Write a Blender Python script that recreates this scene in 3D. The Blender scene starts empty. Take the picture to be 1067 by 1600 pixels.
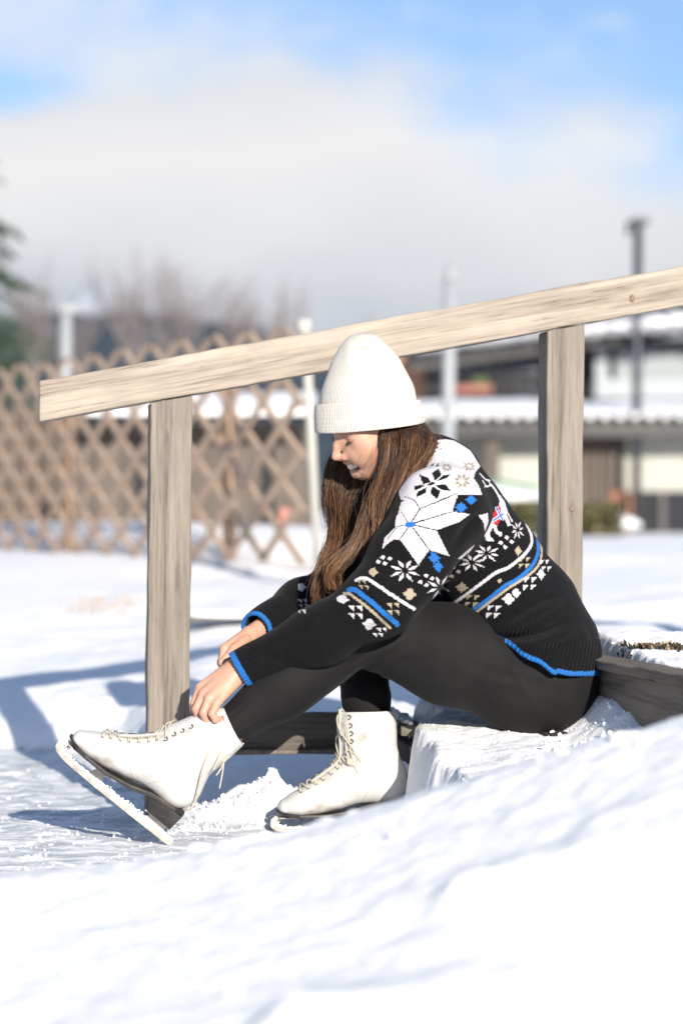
import bpy, bmesh, math, random
import numpy as np
from mathutils import Vector, Matrix
R = math.radians
rng = np.random.default_rng(7); random.seed(7)
scene = bpy.context.scene; COL = scene.collection

# ------------------------------------------------------------------ camera
CAMD, CAMZ, F = 5.1, 0.68, 3778.0
cam = bpy.data.cameras.new('camera'); camo = bpy.data.objects.new('camera', cam); COL.objects.link(camo)
camo.location = (0, -CAMD, CAMZ); camo.rotation_euler = (R(90), 0, 0)
cam.sensor_fit = 'VERTICAL'; cam.sensor_height = 36; cam.sensor_width = 24; cam.lens = 85
cam.clip_start = .05; cam.clip_end = 6000
cam.dof.use_dof = True; cam.dof.focus_distance = 4.95; cam.dof.aperture_fstop = 2.4
scene.camera = camo

# ------------------------------------------------------------------ light
SUNV = Vector((.32, -1.0, .392)).normalized()          # towards the sun
EL = math.asin(SUNV.z); AZ = math.atan2(SUNV.x, SUNV.y)
sd = bpy.data.lights.new('sun', 'SUN'); sd.energy = 3.85; sd.angle = R(.5); sd.color = (1, .93, .83)
so = bpy.data.objects.new('sun', sd); COL.objects.link(so); so.rotation_euler = SUNV.to_track_quat('Z', 'Y').to_euler()
scene.view_settings.view_transform = 'Standard'; scene.view_settings.look = 'None'
scene.view_settings.exposure = 0.95; scene.view_settings.gamma = 1
K = 1 / 2 ** scene.view_settings.exposure

class NT:
    def __init__(s, tree): s.t = tree
    def __call__(s, typ, **kw):
        n = s.t.nodes.new(typ)
        for k, v in kw.items():
            if k.startswith('i_'): 
                key = k[2:]; key = int(key) if key.isdigit() else key.replace('_', ' ')
                if hasattr(v, 'is_linked') or isinstance(v, bpy.types.NodeSocket): s.t.links.new(v, n.inputs[key])
                else: n.inputs[key].default_value = v
            else: setattr(n, k, v)
        return n
    def m(s, op, a, b=None, c=None, clamp=False):
        n = s.t.nodes.new('ShaderNodeMath'); n.operation = op; n.use_clamp = clamp
        for i, v in enumerate((a, b, c)):
            if v is None: continue
            if isinstance(v, bpy.types.NodeSocket): s.t.links.new(v, n.inputs[i])
            else: n.inputs[i].default_value = v
        return n.outputs[0]
    def ramp(s, fac, stops, interp='LINEAR'):
        n = s.t.nodes.new('ShaderNodeValToRGB'); n.color_ramp.interpolation = interp
        while len(n.color_ramp.elements) < len(stops): n.color_ramp.elements.new(.5)
        for e, (p, c) in zip(n.color_ramp.elements, stops):
            e.position = p; e.color = (*c, 1) if len(c) == 3 else c
        s.t.links.new(fac, n.inputs[0]); return n.outputs[0]
    def mix(s, f, a, b, mode='MIX'):
        n = s.t.nodes.new('ShaderNodeMix'); n.data_type = 'RGBA'; n.blend_type = mode
        for k, v in ((0, f), (6, a), (7, b)):
            if isinstance(v, bpy.types.NodeSocket): s.t.links.new(v, n.inputs[k])
            else: n.inputs[k].default_value = v if k == 0 else ((*v, 1) if len(v) == 3 else v)
        return n.outputs[2]

def build_world():
    w = bpy.data.worlds.new('World'); scene.world = w; w.use_nodes = True
    t = w.node_tree; t.nodes.clear(); n = NT(t); L = t.links.new
    tc = n('ShaderNodeTexCoord')
    sep = n('ShaderNodeSeparateXYZ', i_0=tc.outputs['Generated'])
    x, y, z = sep.outputs
    # the sky is read a little above the true direction: the band near the horizon is bluer, as after a cold front
    up = n('ShaderNodeVectorMath', operation='ADD', i_0=tc.outputs['Generated'], i_1=(0, 0, .16))
    sky = n('ShaderNodeTexSky', sky_type='NISHITA', sun_disc=False, sun_elevation=EL, sun_rotation=AZ,
            altitude=700, air_density=1.0, dust_density=.6, ozone_density=1.5, i_0=up.outputs[0])
    bg = n('ShaderNodeBackground', i_0=sky.outputs[0], i_1=.112)
    sc = n('ShaderNodeMapping', i_0=tc.outputs['Generated'], i_Scale=(1, 1, 1.9), i_Rotation=(0, R(-10), 0))
    n1 = n('ShaderNodeTexNoise', i_Vector=sc.outputs[0], i_Scale=7.5, i_Detail=7.0, i_Roughness=.58).outputs[0]
    n2 = n('ShaderNodeTexNoise', i_Vector=sc.outputs[0], i_Scale=19.0, i_Detail=4.0, i_Roughness=.5).outputs[0]
    xr = n('ShaderNodeMapRange', i_0=n.m('DIVIDE', x, n.m('MAXIMUM', y, .3)), i_1=-.16, i_2=.16, i_3=0.0, i_4=1.0).outputs[0]
    tr = n.ramp(xr, [(0, (.203,) * 3), (.2, (.209,) * 3), (.38, (.197,) * 3), (.52, (.183,) * 3), (.68, (.160,) * 3), (.82, (.168,) * 3), (1, (.150,) * 3)], 'EASE')
    top = n.m('ADD', n('ShaderNodeSeparateColor', i_0=tr).outputs[0], n.m('MULTIPLY', n.m('SUBTRACT', n1, .5), .075))
    hd = n.m('ADD', n.m('POWER', n.m('DIVIDE', n.m('ADD', x, .150), .045), 2.0), n.m('POWER', n.m('DIVIDE', n.m('SUBTRACT', z, .170), .011), 2.0))
    top = n.m('SUBTRACT', top, n.m('MULTIPLY', n.m('MULTIPLY', n.m('EXPONENT', n.m('MULTIPLY', hd, -1.0)), .05), n.m('GREATER_THAN', y, 0.0)))
    top = n.m('ADD', top, n.m('MULTIPLY', n.m('SUBTRACT', n2, .5), .05))
    mask = n('ShaderNodeMapRange', interpolation_type='SMOOTHSTEP', i_0=n.m('SUBTRACT', top, z), i_1=-.026, i_2=.034, i_3=0.0, i_4=1.0).outputs[0]
    n3 = n('ShaderNodeTexNoise', i_Vector=sc.outputs[0], i_Scale=5.0, i_Detail=3.0, i_Roughness=.5).outputs[0]
    e = n.m('ADD', z, n.m('MULTIPLY', n.m('SUBTRACT', n3, .5), .10))
    g = lambda v: tuple(c * K for c in v)
    cc = n.ramp(n.m('MULTIPLY', e, 4.0, clamp=True), [(0, g((.48, .52, .60))), (.27, g((.50, .54, .62))), (.36, g((.64, .665, .72))), (.46, g((.80, .81, .835))), (.58, g((.89, .89, .895))), (.70, g((.80, .81, .835))), (.82, g((.92, .92, .92)))])
    thin = n('ShaderNodeMapRange', interpolation_type='SMOOTHSTEP', i_0=n2, i_1=.54, i_2=.8, i_3=0.0, i_4=.4).outputs[0]
    m2 = n.m('MAXIMUM', mask, thin)
    cb = n('ShaderNodeBackground', i_0=cc, i_1=1.0)
    mx = n('ShaderNodeMixShader', i_0=m2, i_1=bg.outputs[0], i_2=cb.outputs[0])
    o = n('ShaderNodeOutputWorld'); L(mx.outputs[0], o.inputs[0])
build_world()

# ------------------------------------------------------------------ helpers
def P(px, py, y=0.0):
    "a measured point of the 1067x1600 photograph, placed at real depth y"
    D = CAMD + y
    return np.array([(px - 533.5) / F * D, y, CAMZ + (800 - py) / F * D])
def link_mesh(name, me, mat=None, parent=None, smooth=True):
    o = bpy.data.objects.new(name, me); COL.objects.link(o)
    if mat: me.materials.append(mat)
    if parent: o.parent = parent
    if smooth: me.polygons.foreach_set('use_smooth', [True] * len(me.polygons))
    return o
def mesh_np(name, V, Q, mat=None, parent=None, colors=None, smooth=True, uv=None):
    "quads or triangles as numpy arrays"
    me = bpy.data.meshes.new(name); V = np.asarray(V, np.float32); Q = np.asarray(Q, np.int32); k = Q.shape[1]
    me.vertices.add(len(V)); me.vertices.foreach_set('co', V.ravel())
    me.loops.add(Q.size); me.loops.foreach_set('vertex_index', Q.ravel())
    me.polygons.add(len(Q)); me.polygons.foreach_set('loop_start', np.arange(0, Q.size, k, dtype=np.int32))
    me.polygons.foreach_set('loop_total', np.full(len(Q), k, np.int32))
    me.update(calc_edges=True); me.validate()
    if colors is not None:
        a = me.color_attributes.new('col', 'FLOAT_COLOR', 'POINT'); c = np.ones((len(V), 4), np.float32); c[:, :3] = colors
        a.data.foreach_set('color', c.ravel())
    if uv is not None:
        a = me.attributes.new('st', 'FLOAT_VECTOR', 'POINT'); c = np.zeros((len(V), 3), np.float32); c[:, :uv.shape[1]] = uv
        a.data.foreach_set('vector', c.ravel())
    return link_mesh(name, me, mat, parent, smooth)
class MB:
    "collects simple shapes into one mesh"
    def __init__(s): s.v = []; s.f = []
    def add(s, V, Fs):
        b = len(s.v); s.v += [tuple(map(float, v)) for v in V]; s.f += [tuple(i + b for i in f) for f in Fs]; return s
    def box(s, c, d, M=None):
        V = [np.array([sx * d[0] / 2, sy * d[1] / 2, sz * d[2] / 2]) for sx in (-1, 1) for sy in (-1, 1) for sz in (-1, 1)]
        if M is not None: V = [np.array(M) @ v for v in V]
        return s.add([v + np.array(c) for v in V], [(0, 1, 3, 2), (4, 6, 7, 5), (0, 4, 5, 1), (2, 3, 7, 6), (0, 2, 6, 4), (1, 5, 7, 3)])
    def tube(s, pts, r, n=6, cap=True):
        pts = [np.array(p, float) for p in pts]; rr = r if hasattr(r, '__len__') else [r] * len(pts)
        V = []; ref = None
        for i, p in enumerate(pts):
            d = pts[min(i + 1, len(pts) - 1)] - pts[max(i - 1, 0)]; d /= np.linalg.norm(d) + 1e-9
            if ref is None: ref = np.cross(d, (0, 0, 1)) if abs(d[2]) < .9 else np.cross(d, (1, 0, 0))
            ref = ref - d * ref.dot(d); ref /= np.linalg.norm(ref) + 1e-9; b = np.cross(d, ref)
            for k in range(n):
                a = 2 * math.pi * k / n; V.append(p + (ref * math.cos(a) + b * math.sin(a)) * rr[i])
        Fs = [(i * n + k, i * n + (k + 1) % n, (i + 1) * n + (k + 1) % n, (i + 1) * n + k) for i in range(len(pts) - 1) for k in range(n)]
        if cap: Fs += [tuple(range(n - 1, -1, -1)), tuple(range((len(pts) - 1) * n, len(pts) * n))]
        return s.add(V, Fs)
    def prism(s, poly, y0, y1):
        "polygon of (x, z) pulled from y0 to y1"
        n = len(poly); V = [(x, y0, z) for x, z in poly] + [(x, y1, z) for x, z in poly]
        return s.add(V, [tuple(range(n)), tuple(range(2 * n - 1, n - 1, -1))] + [(i, i + n, (i + 1) % n + n, (i + 1) % n) for i in range(n)])
    def build(s, name, mat, parent=None, smooth=False, bevel=0, seg=2):
        me = bpy.data.meshes.new(name); me.from_pydata(s.v, [], s.f); me.validate(); me.update()
        bm = bmesh.new(); bm.from_mesh(me); bmesh.ops.recalc_face_normals(bm, faces=bm.faces)
        if bevel: bmesh.ops.bevel(bm, geom=list(bm.edges), offset=bevel, segments=seg, profile=.6, affect='EDGES')
        bm.to_mesh(me); bm.free()
        return link_mesh(name, me, mat, parent, smooth or bool(bevel))
def spline(pts, n):
    p = np.array(pts, float); p = np.vstack([2 * p[0] - p[1], p, 2 * p[-1] - p[-2]]); m = len(p) - 3
    t = np.linspace(0, m - 1e-6, n); i = t.astype(int); u = (t - i)[:, None]
    a, b, c, d = p[i], p[i + 1], p[i + 2], p[i + 3]
    return .5 * (2 * b + (c - a) * u + (2 * a - 5 * b + 4 * c - d) * u ** 2 + (3 * b - a - 3 * c + d) * u ** 3)
def tag(o, label=None, cat=None, group=None, kind=None):
    if label: o['label'] = label
    if cat: o['category'] = cat
    if group: o['group'] = group
    if kind: o['kind'] = kind
    return o
def empty(name, loc=(0, 0, 0), label=None, cat=None, group=None):
    o = bpy.data.objects.new(name, None); COL.objects.link(o); o.location = loc; o.empty_display_size = .1
    return tag(o, label, cat, group)
def thing(name, loc, label, cat, group=None):
    "an Empty at the thing's base; its parts are built in world coordinates and shifted back by settle()"
    o = empty(name, loc, label, cat, group); return o
def settle(root):
    "parts were built in world coordinates: keep them there"
    inv = Matrix.Translation(root.location).inverted()
    for c in root.children: c.matrix_parent_inverse = inv
def vnoise(x, y, seed=0):
    xi = np.floor(x).astype(np.int64); yi = np.floor(y).astype(np.int64); fx = x - xi; fy = y - yi
    fx = fx * fx * (3 - 2 * fx); fy = fy * fy * (3 - 2 * fy)
    def h(a, b):
        n = (a * 374761393 + b * 668265263 + seed * 974634777) & 0xffffffff
        n = ((n ^ (n >> 13)) * 1274126177) & 0xffffffff; return ((n ^ (n >> 16)) & 0xffff) / 65535.0
    return (h(xi, yi) * (1 - fx) + h(xi + 1, yi) * fx) * (1 - fy) + (h(xi, yi + 1) * (1 - fx) + h(xi + 1, yi + 1) * fx) * fy - .5
def fbm(x, y, f, o=4, seed=0, g=.5):
    s = 0; a = 1
    for i in range(o): s = s + a * vnoise(x * f + 17.3 * i, y * f - 9.1 * i, seed + i); f *= 2.03; a *= g
    return s
def noise3(p, f, seed=0):
    return (vnoise(p[:, 0] * f + p[:, 1] * f * .37, p[:, 2] * f, seed) + vnoise(p[:, 1] * f + 5, p[:, 0] * f * .6 + p[:, 2] * f * .8, seed + 3)) * .7

# ------------------------------------------------------------------ signed-distance modelling (surface nets)
class SDF:
    def __init__(s): s.p = []; s.post = None
    def cone(s, a, b, ra, rb, k=.01, M=None, op='u'):
        a = np.array(a, float); b = np.array(b, float); s.p.append((a, b, ra, rb, k, None if M is None else np.array(M, float), op)); return s
    def chain(s, pts, rs, k=.01, M=None):
        for i in range(len(pts) - 1): s.cone(pts[i], pts[i + 1], rs[i], rs[i + 1], k, M)
        return s
    def ball(s, c, r, k=.01, M=None, op='u'): return s.cone(c, c, r, r, k, M, op)
    @staticmethod
    def _d(pr, p):
        a, b, ra, rb, k, M, op = pr
        q = p - a; ab = b - a; sc = 1.0
        if M is not None: q = q @ M.T; ab = M @ ab; sc = 1 / max(1.0, np.linalg.norm(M, 2))
        L = ab.dot(ab)
        if L < 1e-12: return (np.sqrt((q * q).sum(1)) - ra) * sc
        t = np.clip(q @ ab / L, 0, 1); w = q - t[:, None] * ab
        return (np.sqrt((w * w).sum(1)) - (ra + (rb - ra) * t)) * sc
    def ev(s, p, idx=None):
        d = np.full(len(p), 1.0)
        for i in (range(len(s.p)) if idx is None else idx):
            pr = s.p[i]; e = s._d(pr, p); k = pr[4]
            if pr[6] == 'u':
                h = np.clip(k - np.abs(d - e), 0, None) / k; d = np.minimum(d, e) - h * h * k / 4
            else:
                e = -e; h = np.clip(k - np.abs(d - e), 0, None) / k; d = np.maximum(d, e) + h * h * k / 4
        return s.post(p, d) if s.post else d
    def mesh(s, h, pad=.012, smooth=1, B=12):
        lo = np.array([1e9] * 3); hi = -lo
        for a, b, ra, rb, k, M, op in s.p:
            if op != 'u': continue
            r = max(ra, rb) + pad
            if M is not None: r = r * max(1, np.linalg.norm(np.linalg.inv(M), 2))
            lo = np.minimum(lo, np.minimum(a, b) - r); hi = np.maximum(hi, np.maximum(a, b) + r)
        nb = np.ceil((hi - lo) / (h * B)).astype(int) + 1
        I = np.stack(np.meshgrid(*[np.arange(k) for k in nb], indexing='ij'), -1).reshape(-1, 3)
        C = lo + (I + .5) * h * B; rad = h * B * .87
        post = s.post; s.post = None; dc = s.ev(C); s.post = post
        keep = np.abs(dc) < rad + pad + .02; I = I[keep]; C = C[keep]
        D = np.stack([s._d(pr, C) - pr[4] for pr in s.p], 1)
        ax = np.arange(B + 1); G = np.stack(np.meshgrid(ax, ax, ax, indexing='ij'), -1).reshape(-1, 3) * h
        vals = np.empty((len(I), B + 1, B + 1, B + 1), np.float32)
        for j in range(len(I)):
            idx = np.nonzero(D[j] < rad + pad)[0]
            vals[j] = s.ev(lo + I[j] * h * B + G, idx).reshape(B + 1, B + 1, B + 1) if len(idx) else 1
        neg = vals < 0
        c8 = [(a, b, c) for a in (0, 1) for b in (0, 1) for c in (0, 1)]
        cnt = sum(neg[:, a:B + a, b:B + b, c:B + c].astype(np.int8) for a, b, c in c8)
        bl, i, j, k = np.nonzero((cnt > 0) & (cnt < 8))
        cv = np.stack([vals[bl, i + a, j + b, k + c] for a, b, c in c8], 1)
        acc = np.zeros((len(bl), 3)); num = np.zeros(len(bl))
        for u in range(8):
            for v in range(u + 1, 8):
                A, Bc = np.array(c8[u]), np.array(c8[v])
                if np.abs(A - Bc).sum() != 1: continue
                x = (cv[:, u] < 0) != (cv[:, v] < 0); t = cv[:, u] / (cv[:, u] - cv[:, v] + 1e-12)
                acc[x] += (A + t[x, None] * (Bc - A)); num[x] += 1
        g = I[bl] * B + np.stack([i, j, k], 1); N = nb * B + 2
        V = lo + (g + acc / num[:, None]) * h
        key = (g[:, 0] * N[1] + g[:, 1]) * N[2] + g[:, 2]
        order = np.argsort(key); key = key[order]; V = V[order]
        Q = []
        for axis in range(3):
            o1, o2 = [(1, 2), (2, 0), (0, 1)][axis]
            sh = [0, 0, 0]; sh[axis] = 1
            n0 = neg[:, :B, :B, :B]; n1 = neg[:, sh[0]:B + sh[0], sh[1]:B + sh[1], sh[2]:B + sh[2]]
            bl, i, j, k = np.nonzero(n0 != n1); inside = n0[bl, i, j, k]
            g = I[bl] * B + np.stack([i, j, k], 1)
            ids = []; ok = np.ones(len(g), bool)
            for da, db in ((0, 0), (1, 0), (1, 1), (0, 1)):
                q = g.copy(); q[:, o1] -= da; q[:, o2] -= db
                kk = (q[:, 0] * N[1] + q[:, 1]) * N[2] + q[:, 2]; f = np.clip(np.searchsorted(key, kk), 0, len(key) - 1)
                ok &= key[f] == kk; ids.append(f)
            q = np.stack(ids, 1); q[~inside] = q[~inside][:, ::-1]; Q.append(q[ok])
        Q = np.vstack(Q)
        for _ in range(smooth): V = relax(V, Q)
        return V, Q
def relax(V, Q, w=.6):
    c = V[Q].mean(1); n = np.bincount(Q.ravel(), minlength=len(V))[:, None] + 1e-9
    a = np.stack([np.bincount(Q.ravel(), np.repeat(c[:, d], Q.shape[1]), minlength=len(V)) for d in range(3)], 1) / n
    return V * (1 - w) + a * w
def normals(V, Q):
    n = np.cross(V[Q[:, 2]] - V[Q[:, 0]], V[Q[:, 3 % Q.shape[1]]] - V[Q[:, 1]]) if Q.shape[1] == 4 else np.cross(V[Q[:, 1]] - V[Q[:, 0]], V[Q[:, 2]] - V[Q[:, 0]])
    a = np.stack([np.bincount(Q.ravel(), np.repeat(n[:, d], Q.shape[1]), minlength=len(V)) for d in range(3)], 1)
    return a / (np.linalg.norm(a, axis=1, keepdims=True) + 1e-12)

# ------------------------------------------------------------------ materials
def mat(name, col=(.5, .5, .5), rough=.6, metal=0, attr=False, fn=None, spec=.5, **kw):
    m = bpy.data.materials.new(name); m.use_nodes = True; t = m.node_tree; b = t.nodes['Principled BSDF']; n = NT(t)
    b.inputs['Base Color'].default_value = (*col, 1); b.inputs['Roughness'].default_value = rough
    b.inputs['Metallic'].default_value = metal; b.inputs['Specular IOR Level'].default_value = spec
    for k, v in kw.items(): b.inputs[k.replace('_', ' ')].default_value = v
    if attr: t.links.new(n('ShaderNodeAttribute', attribute_name='col').outputs[0], b.inputs['Base Color'])
    if fn: fn(n, b, t.links.new)
    return m
def bump(n, b, L, h, s=.3, d=.01):
    x = n('ShaderNodeBump', i_Strength=s, i_Distance=d, i_Height=h); L(x.outputs[0], b.inputs['Normal'])
def noise_col(scale, a, c, bs=.2, bd=.01, stretch=None, detail=5.0, coord='Object'):
    def f(n, b, L):
        tc = n('ShaderNodeTexCoord').outputs[coord]
        if stretch: tc = n('ShaderNodeMapping', i_0=tc, i_Scale=stretch).outputs[0]
        z = n('ShaderNodeTexNoise', i_Vector=tc, i_Scale=scale, i_Detail=detail, i_Roughness=.6).outputs[0]
        L(n.ramp(z, [(.3, a), (.7, c)]), b.inputs['Base Color'])
        if bs: bump(n, b, L, z, bs, bd)
    return f
def snow_fn(n, b, L):
    tc = n('ShaderNodeTexCoord').outputs['Object']; geo = n('ShaderNodeNewGeometry')
    z1 = n('ShaderNodeTexNoise', i_Vector=tc, i_Scale=160.0, i_Detail=4.0, i_Roughness=.7).outputs[0]
    z2 = n('ShaderNodeTexNoise', i_Vector=tc, i_Scale=30.0, i_Detail=5.0, i_Roughness=.65).outputs[0]
    ice = n('ShaderNodeTexNoise', i_Vector=n('ShaderNodeMapping', i_0=tc, i_Scale=(1, 2.2, 1)).outputs[0], i_Scale=9.0, i_Detail=6.0, i_Roughness=.72).outputs[0]
    pz = n('ShaderNodeSeparateXYZ', i_0=geo.outputs['Position']).outputs[2]
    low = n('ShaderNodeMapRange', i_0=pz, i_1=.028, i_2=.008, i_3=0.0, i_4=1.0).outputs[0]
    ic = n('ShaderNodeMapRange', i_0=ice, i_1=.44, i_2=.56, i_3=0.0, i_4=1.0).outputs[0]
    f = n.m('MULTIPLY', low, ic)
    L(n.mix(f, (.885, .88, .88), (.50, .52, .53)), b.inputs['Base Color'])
    bump(n, b, L, n.m('ADD', n.m('MULTIPLY', z1, .35), z2), .42, .012)
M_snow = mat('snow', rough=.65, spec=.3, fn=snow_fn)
def wood_fn(axis, light, dark, sc=1.0, contrast=1.0):
    def f(n, b, L):
        tc = n('ShaderNodeTexCoord').outputs['Object']
        s = [26.0, 26.0, 26.0]; s[axis] = 1.1; s = [v * sc for v in s]
        mp = n('ShaderNodeMapping', i_0=tc, i_Scale=tuple(s)).outputs[0]
        wv = n('ShaderNodeTexNoise', i_Vector=mp, i_Scale=1.6, i_Detail=7.0, i_Roughness=.62, i_Distortion=.55).outputs[0]
        s2 = [90.0, 90.0, 90.0]; s2[axis] = 3.0
        fi = n('ShaderNodeTexNoise', i_Vector=n('ShaderNodeMapping', i_0=tc, i_Scale=tuple(s2)).outputs[0], i_Scale=2.2, i_Detail=4.0, i_Roughness=.7).outputs[0]
        bl = n('ShaderNodeTexNoise', i_Vector=tc, i_Scale=7.0, i_Detail=3.0).outputs[0]
        v = n.m('ADD', n.m('MULTIPLY', wv, .62), n.m('MULTIPLY', fi, .38))
        c = n.ramp(v, [(.36, dark), (.45, tuple(a * .55 + b_ * .45 for a, b_ in zip(light, dark))), (.56, light), (.72, tuple(min(1, a * 1.18) for a in light))])
        c = n.mix(n('ShaderNodeMapRange', i_0=bl, i_1=.45, i_2=.75, i_3=0.0, i_4=.5).outputs[0], c, tuple(a * .62 for a in light))
        crack = n('ShaderNodeMapRange', i_0=fi, i_1=.36, i_2=.30, i_3=0.0, i_4=.75).outputs[0]
        c = n.mix(crack, c, tuple(a * .45 for a in dark))
        L(c, b.inputs['Base Color']); bump(n, b, L, v, .55, .004)
    return f
M_rail = mat('rail_wood', rough=.75, spec=.25, fn=wood_fn(0, (.38, .325, .265), (.165, .128, .098)))
M_post = mat('post_wood', rough=.8, spec=.25, fn=wood_fn(2, (.255, .218, .182), (.10, .083, .068)))
M_plank = mat('plank_wood', rough=.85, spec=.2, fn=wood_fn(0, (.15, .13, .11), (.04, .036, .033)))
M_beam = mat('beam_wood', rough=.85, spec=.2, fn=wood_fn(1, (.20, .17, .14), (.07, .06, .05)))
def knit_fn(n, b, L):
    tc = n('ShaderNodeTexCoord').outputs['Object']
    v = n('ShaderNodeTexVoronoi', i_Vector=n('ShaderNodeMapping', i_0=tc, i_Scale=(1, .6, 1.25)).outputs[0], i_Scale=330.0).outputs[0]
    z = n('ShaderNodeTexNoise', i_Vector=tc, i_Scale=45.0, i_Detail=4.0).outputs[0]
    f = n('ShaderNodeTexNoise', i_Vector=tc, i_Scale=420.0, i_Detail=2.0).outputs[0]
    col = n('ShaderNodeAttribute', attribute_name='col').outputs[0]
    L(n.mix(n('ShaderNodeMapRange', i_0=f, i_1=.45, i_2=.8, i_3=0.0, i_4=.07).outputs[0], col, (.12, .115, .11)), b.inputs['Base Color'])
    bump(n, b, L, n.m('ADD', v, n.m('MULTIPLY', z, .8)), .5, .003)
M_knit = mat('sweater_wool', rough=.95, spec=.06, fn=knit_fn, Sheen_Weight=.04, Sheen_Roughness=.5)
def leg_fn(n, b, L):
    tc = n('ShaderNodeTexCoord').outputs['Object']
    z = n('ShaderNodeTexNoise', i_Vector=tc, i_Scale=900.0, i_Detail=1.0).outputs[0]
    z2 = n('ShaderNodeTexNoise', i_Vector=tc, i_Scale=14.0, i_Detail=4.0).outputs[0]
    L(n.ramp(z2, [(.3, (.0075, .0071, .0070)), (.7, (.0115, .011, .0108))]), b.inputs['Base Color'])
    bump(n, b, L, n.m('ADD', n.m('MULTIPLY', z, .2), z2), .25, .006)
M_leg = mat('legging_fabric', rough=.8, spec=.2, fn=leg_fn, Sheen_Weight=.02, Sheen_Roughness=.4)
def skin_fn(n, b, L):
    tc = n('ShaderNodeTexCoord').outputs['Object']
    z = n('ShaderNodeTexNoise', i_Vector=tc, i_Scale=420.0, i_Detail=3.0).outputs[0]
    z2 = n('ShaderNodeTexNoise', i_Vector=tc, i_Scale=60.0, i_Detail=4.0).outputs[0]
    col = n('ShaderNodeAttribute', attribute_name='col').outputs[0]
    L(n.mix(n('ShaderNodeMapRange', i_0=z2, i_1=.35, i_2=.75, i_3=0.0, i_4=.22).outputs[0], col, (.46, .21, .15)), b.inputs['Base Color'])
    bump(n, b, L, z, .12, .001)
M_skin = mat('skin', rough=.48, spec=.4, fn=skin_fn, Subsurface_Weight=.22, Subsurface_Scale=.012)
M_skin.node_tree.nodes['Principled BSDF'].inputs['Subsurface Radius'].default_value = (1, .35, .2)
M_teeth = mat('tooth_enamel', (.86, .76, .62), .35)
M_lash = mat('eyelash_hair', (.02, .014, .01), .5)
def hair_fn(n, b, L):
    col = n('ShaderNodeAttribute', attribute_name='col').outputs[0]; L(col, b.inputs['Base Color'])
M_hair = mat('brown_hair', rough=.46, spec=.5, fn=hair_fn)
def beanie_fn(n, b, L):
    st = n('ShaderNodeAttribute', attribute_name='st').outputs['Vector']
    s = n('ShaderNodeSeparateXYZ', i_0=st)
    w = n.m('SINE', n.m('MULTIPLY', s.outputs[0], 2 * math.pi)); w2 = n.m('SINE', n.m('MULTIPLY', s.outputs[1], 2 * math.pi))
    tc = n('ShaderNodeTexCoord').outputs['Object']
    z = n('ShaderNodeTexNoise', i_Vector=tc, i_Scale=600.0, i_Detail=3.0).outputs[0]
    h = n.m('ADD', n.m('ADD', w, n.m('MULTIPLY', w2, .35)), n.m('MULTIPLY', z, 2.0))
    L(n.mix(n('ShaderNodeMapRange', i_0=h, i_1=-1.2, i_2=1.5, i_3=.5, i_4=0.0).outputs[0], (.61, .58, .525), (.47, .43, .37)), b.inputs['Base Color'])
    bump(n, b, L, h, .6, .0013)
M_beanie = mat('cream_knit', rough=.92, spec=.1, fn=beanie_fn, Sheen_Weight=.1)
def leather_fn(n, b, L):
    tc = n('ShaderNodeTexCoord').outputs['Object']
    z = n('ShaderNodeTexNoise', i_Vector=tc, i_Scale=22.0, i_Detail=6.0, i_Roughness=.6).outputs[0]
    z2 = n('ShaderNodeTexNoise', i_Vector=tc, i_Scale=300.0, i_Detail=2.0).outputs[0]
    L(n.ramp(z, [(.30, (.36, .33, .29)), (.43, (.54, .525, .495)), (.7, (.59, .575, .55))]), b.inputs['Base Color'])
    bump(n, b, L, n.m('ADD', z, n.m('MULTIPLY', z2, .12)), .22, .006)
M_leather = mat('white_leather', rough=.38, spec=.5, fn=leather_fn)
M_tongue = mat('grey_tongue_felt', (.42, .40, .37), .85)
M_sole = mat('dark_sole', rough=.45, fn=noise_col(40, (.013, .011, .009), (.036, .031, .027), .1, .002))
M_steel = mat('blade_steel', rough=.5, metal=.25, fn=noise_col(55, (.36, .32, .27), (.56, .53, .48), .3, .002))
M_lace = mat('cotton_lace', rough=.9, fn=noise_col(260, (.36, .30, .22), (.56, .51, .43), .4, .001))
M_eyelet = mat('eyelet_metal', (.10, .08, .07), .35, .8)
M_ice = mat('packed_snow_crumb', rough=.6, spec=.3, fn=noise_col(150, (.80, .82, .85), (.88, .89, .91), .4, .004))

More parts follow.
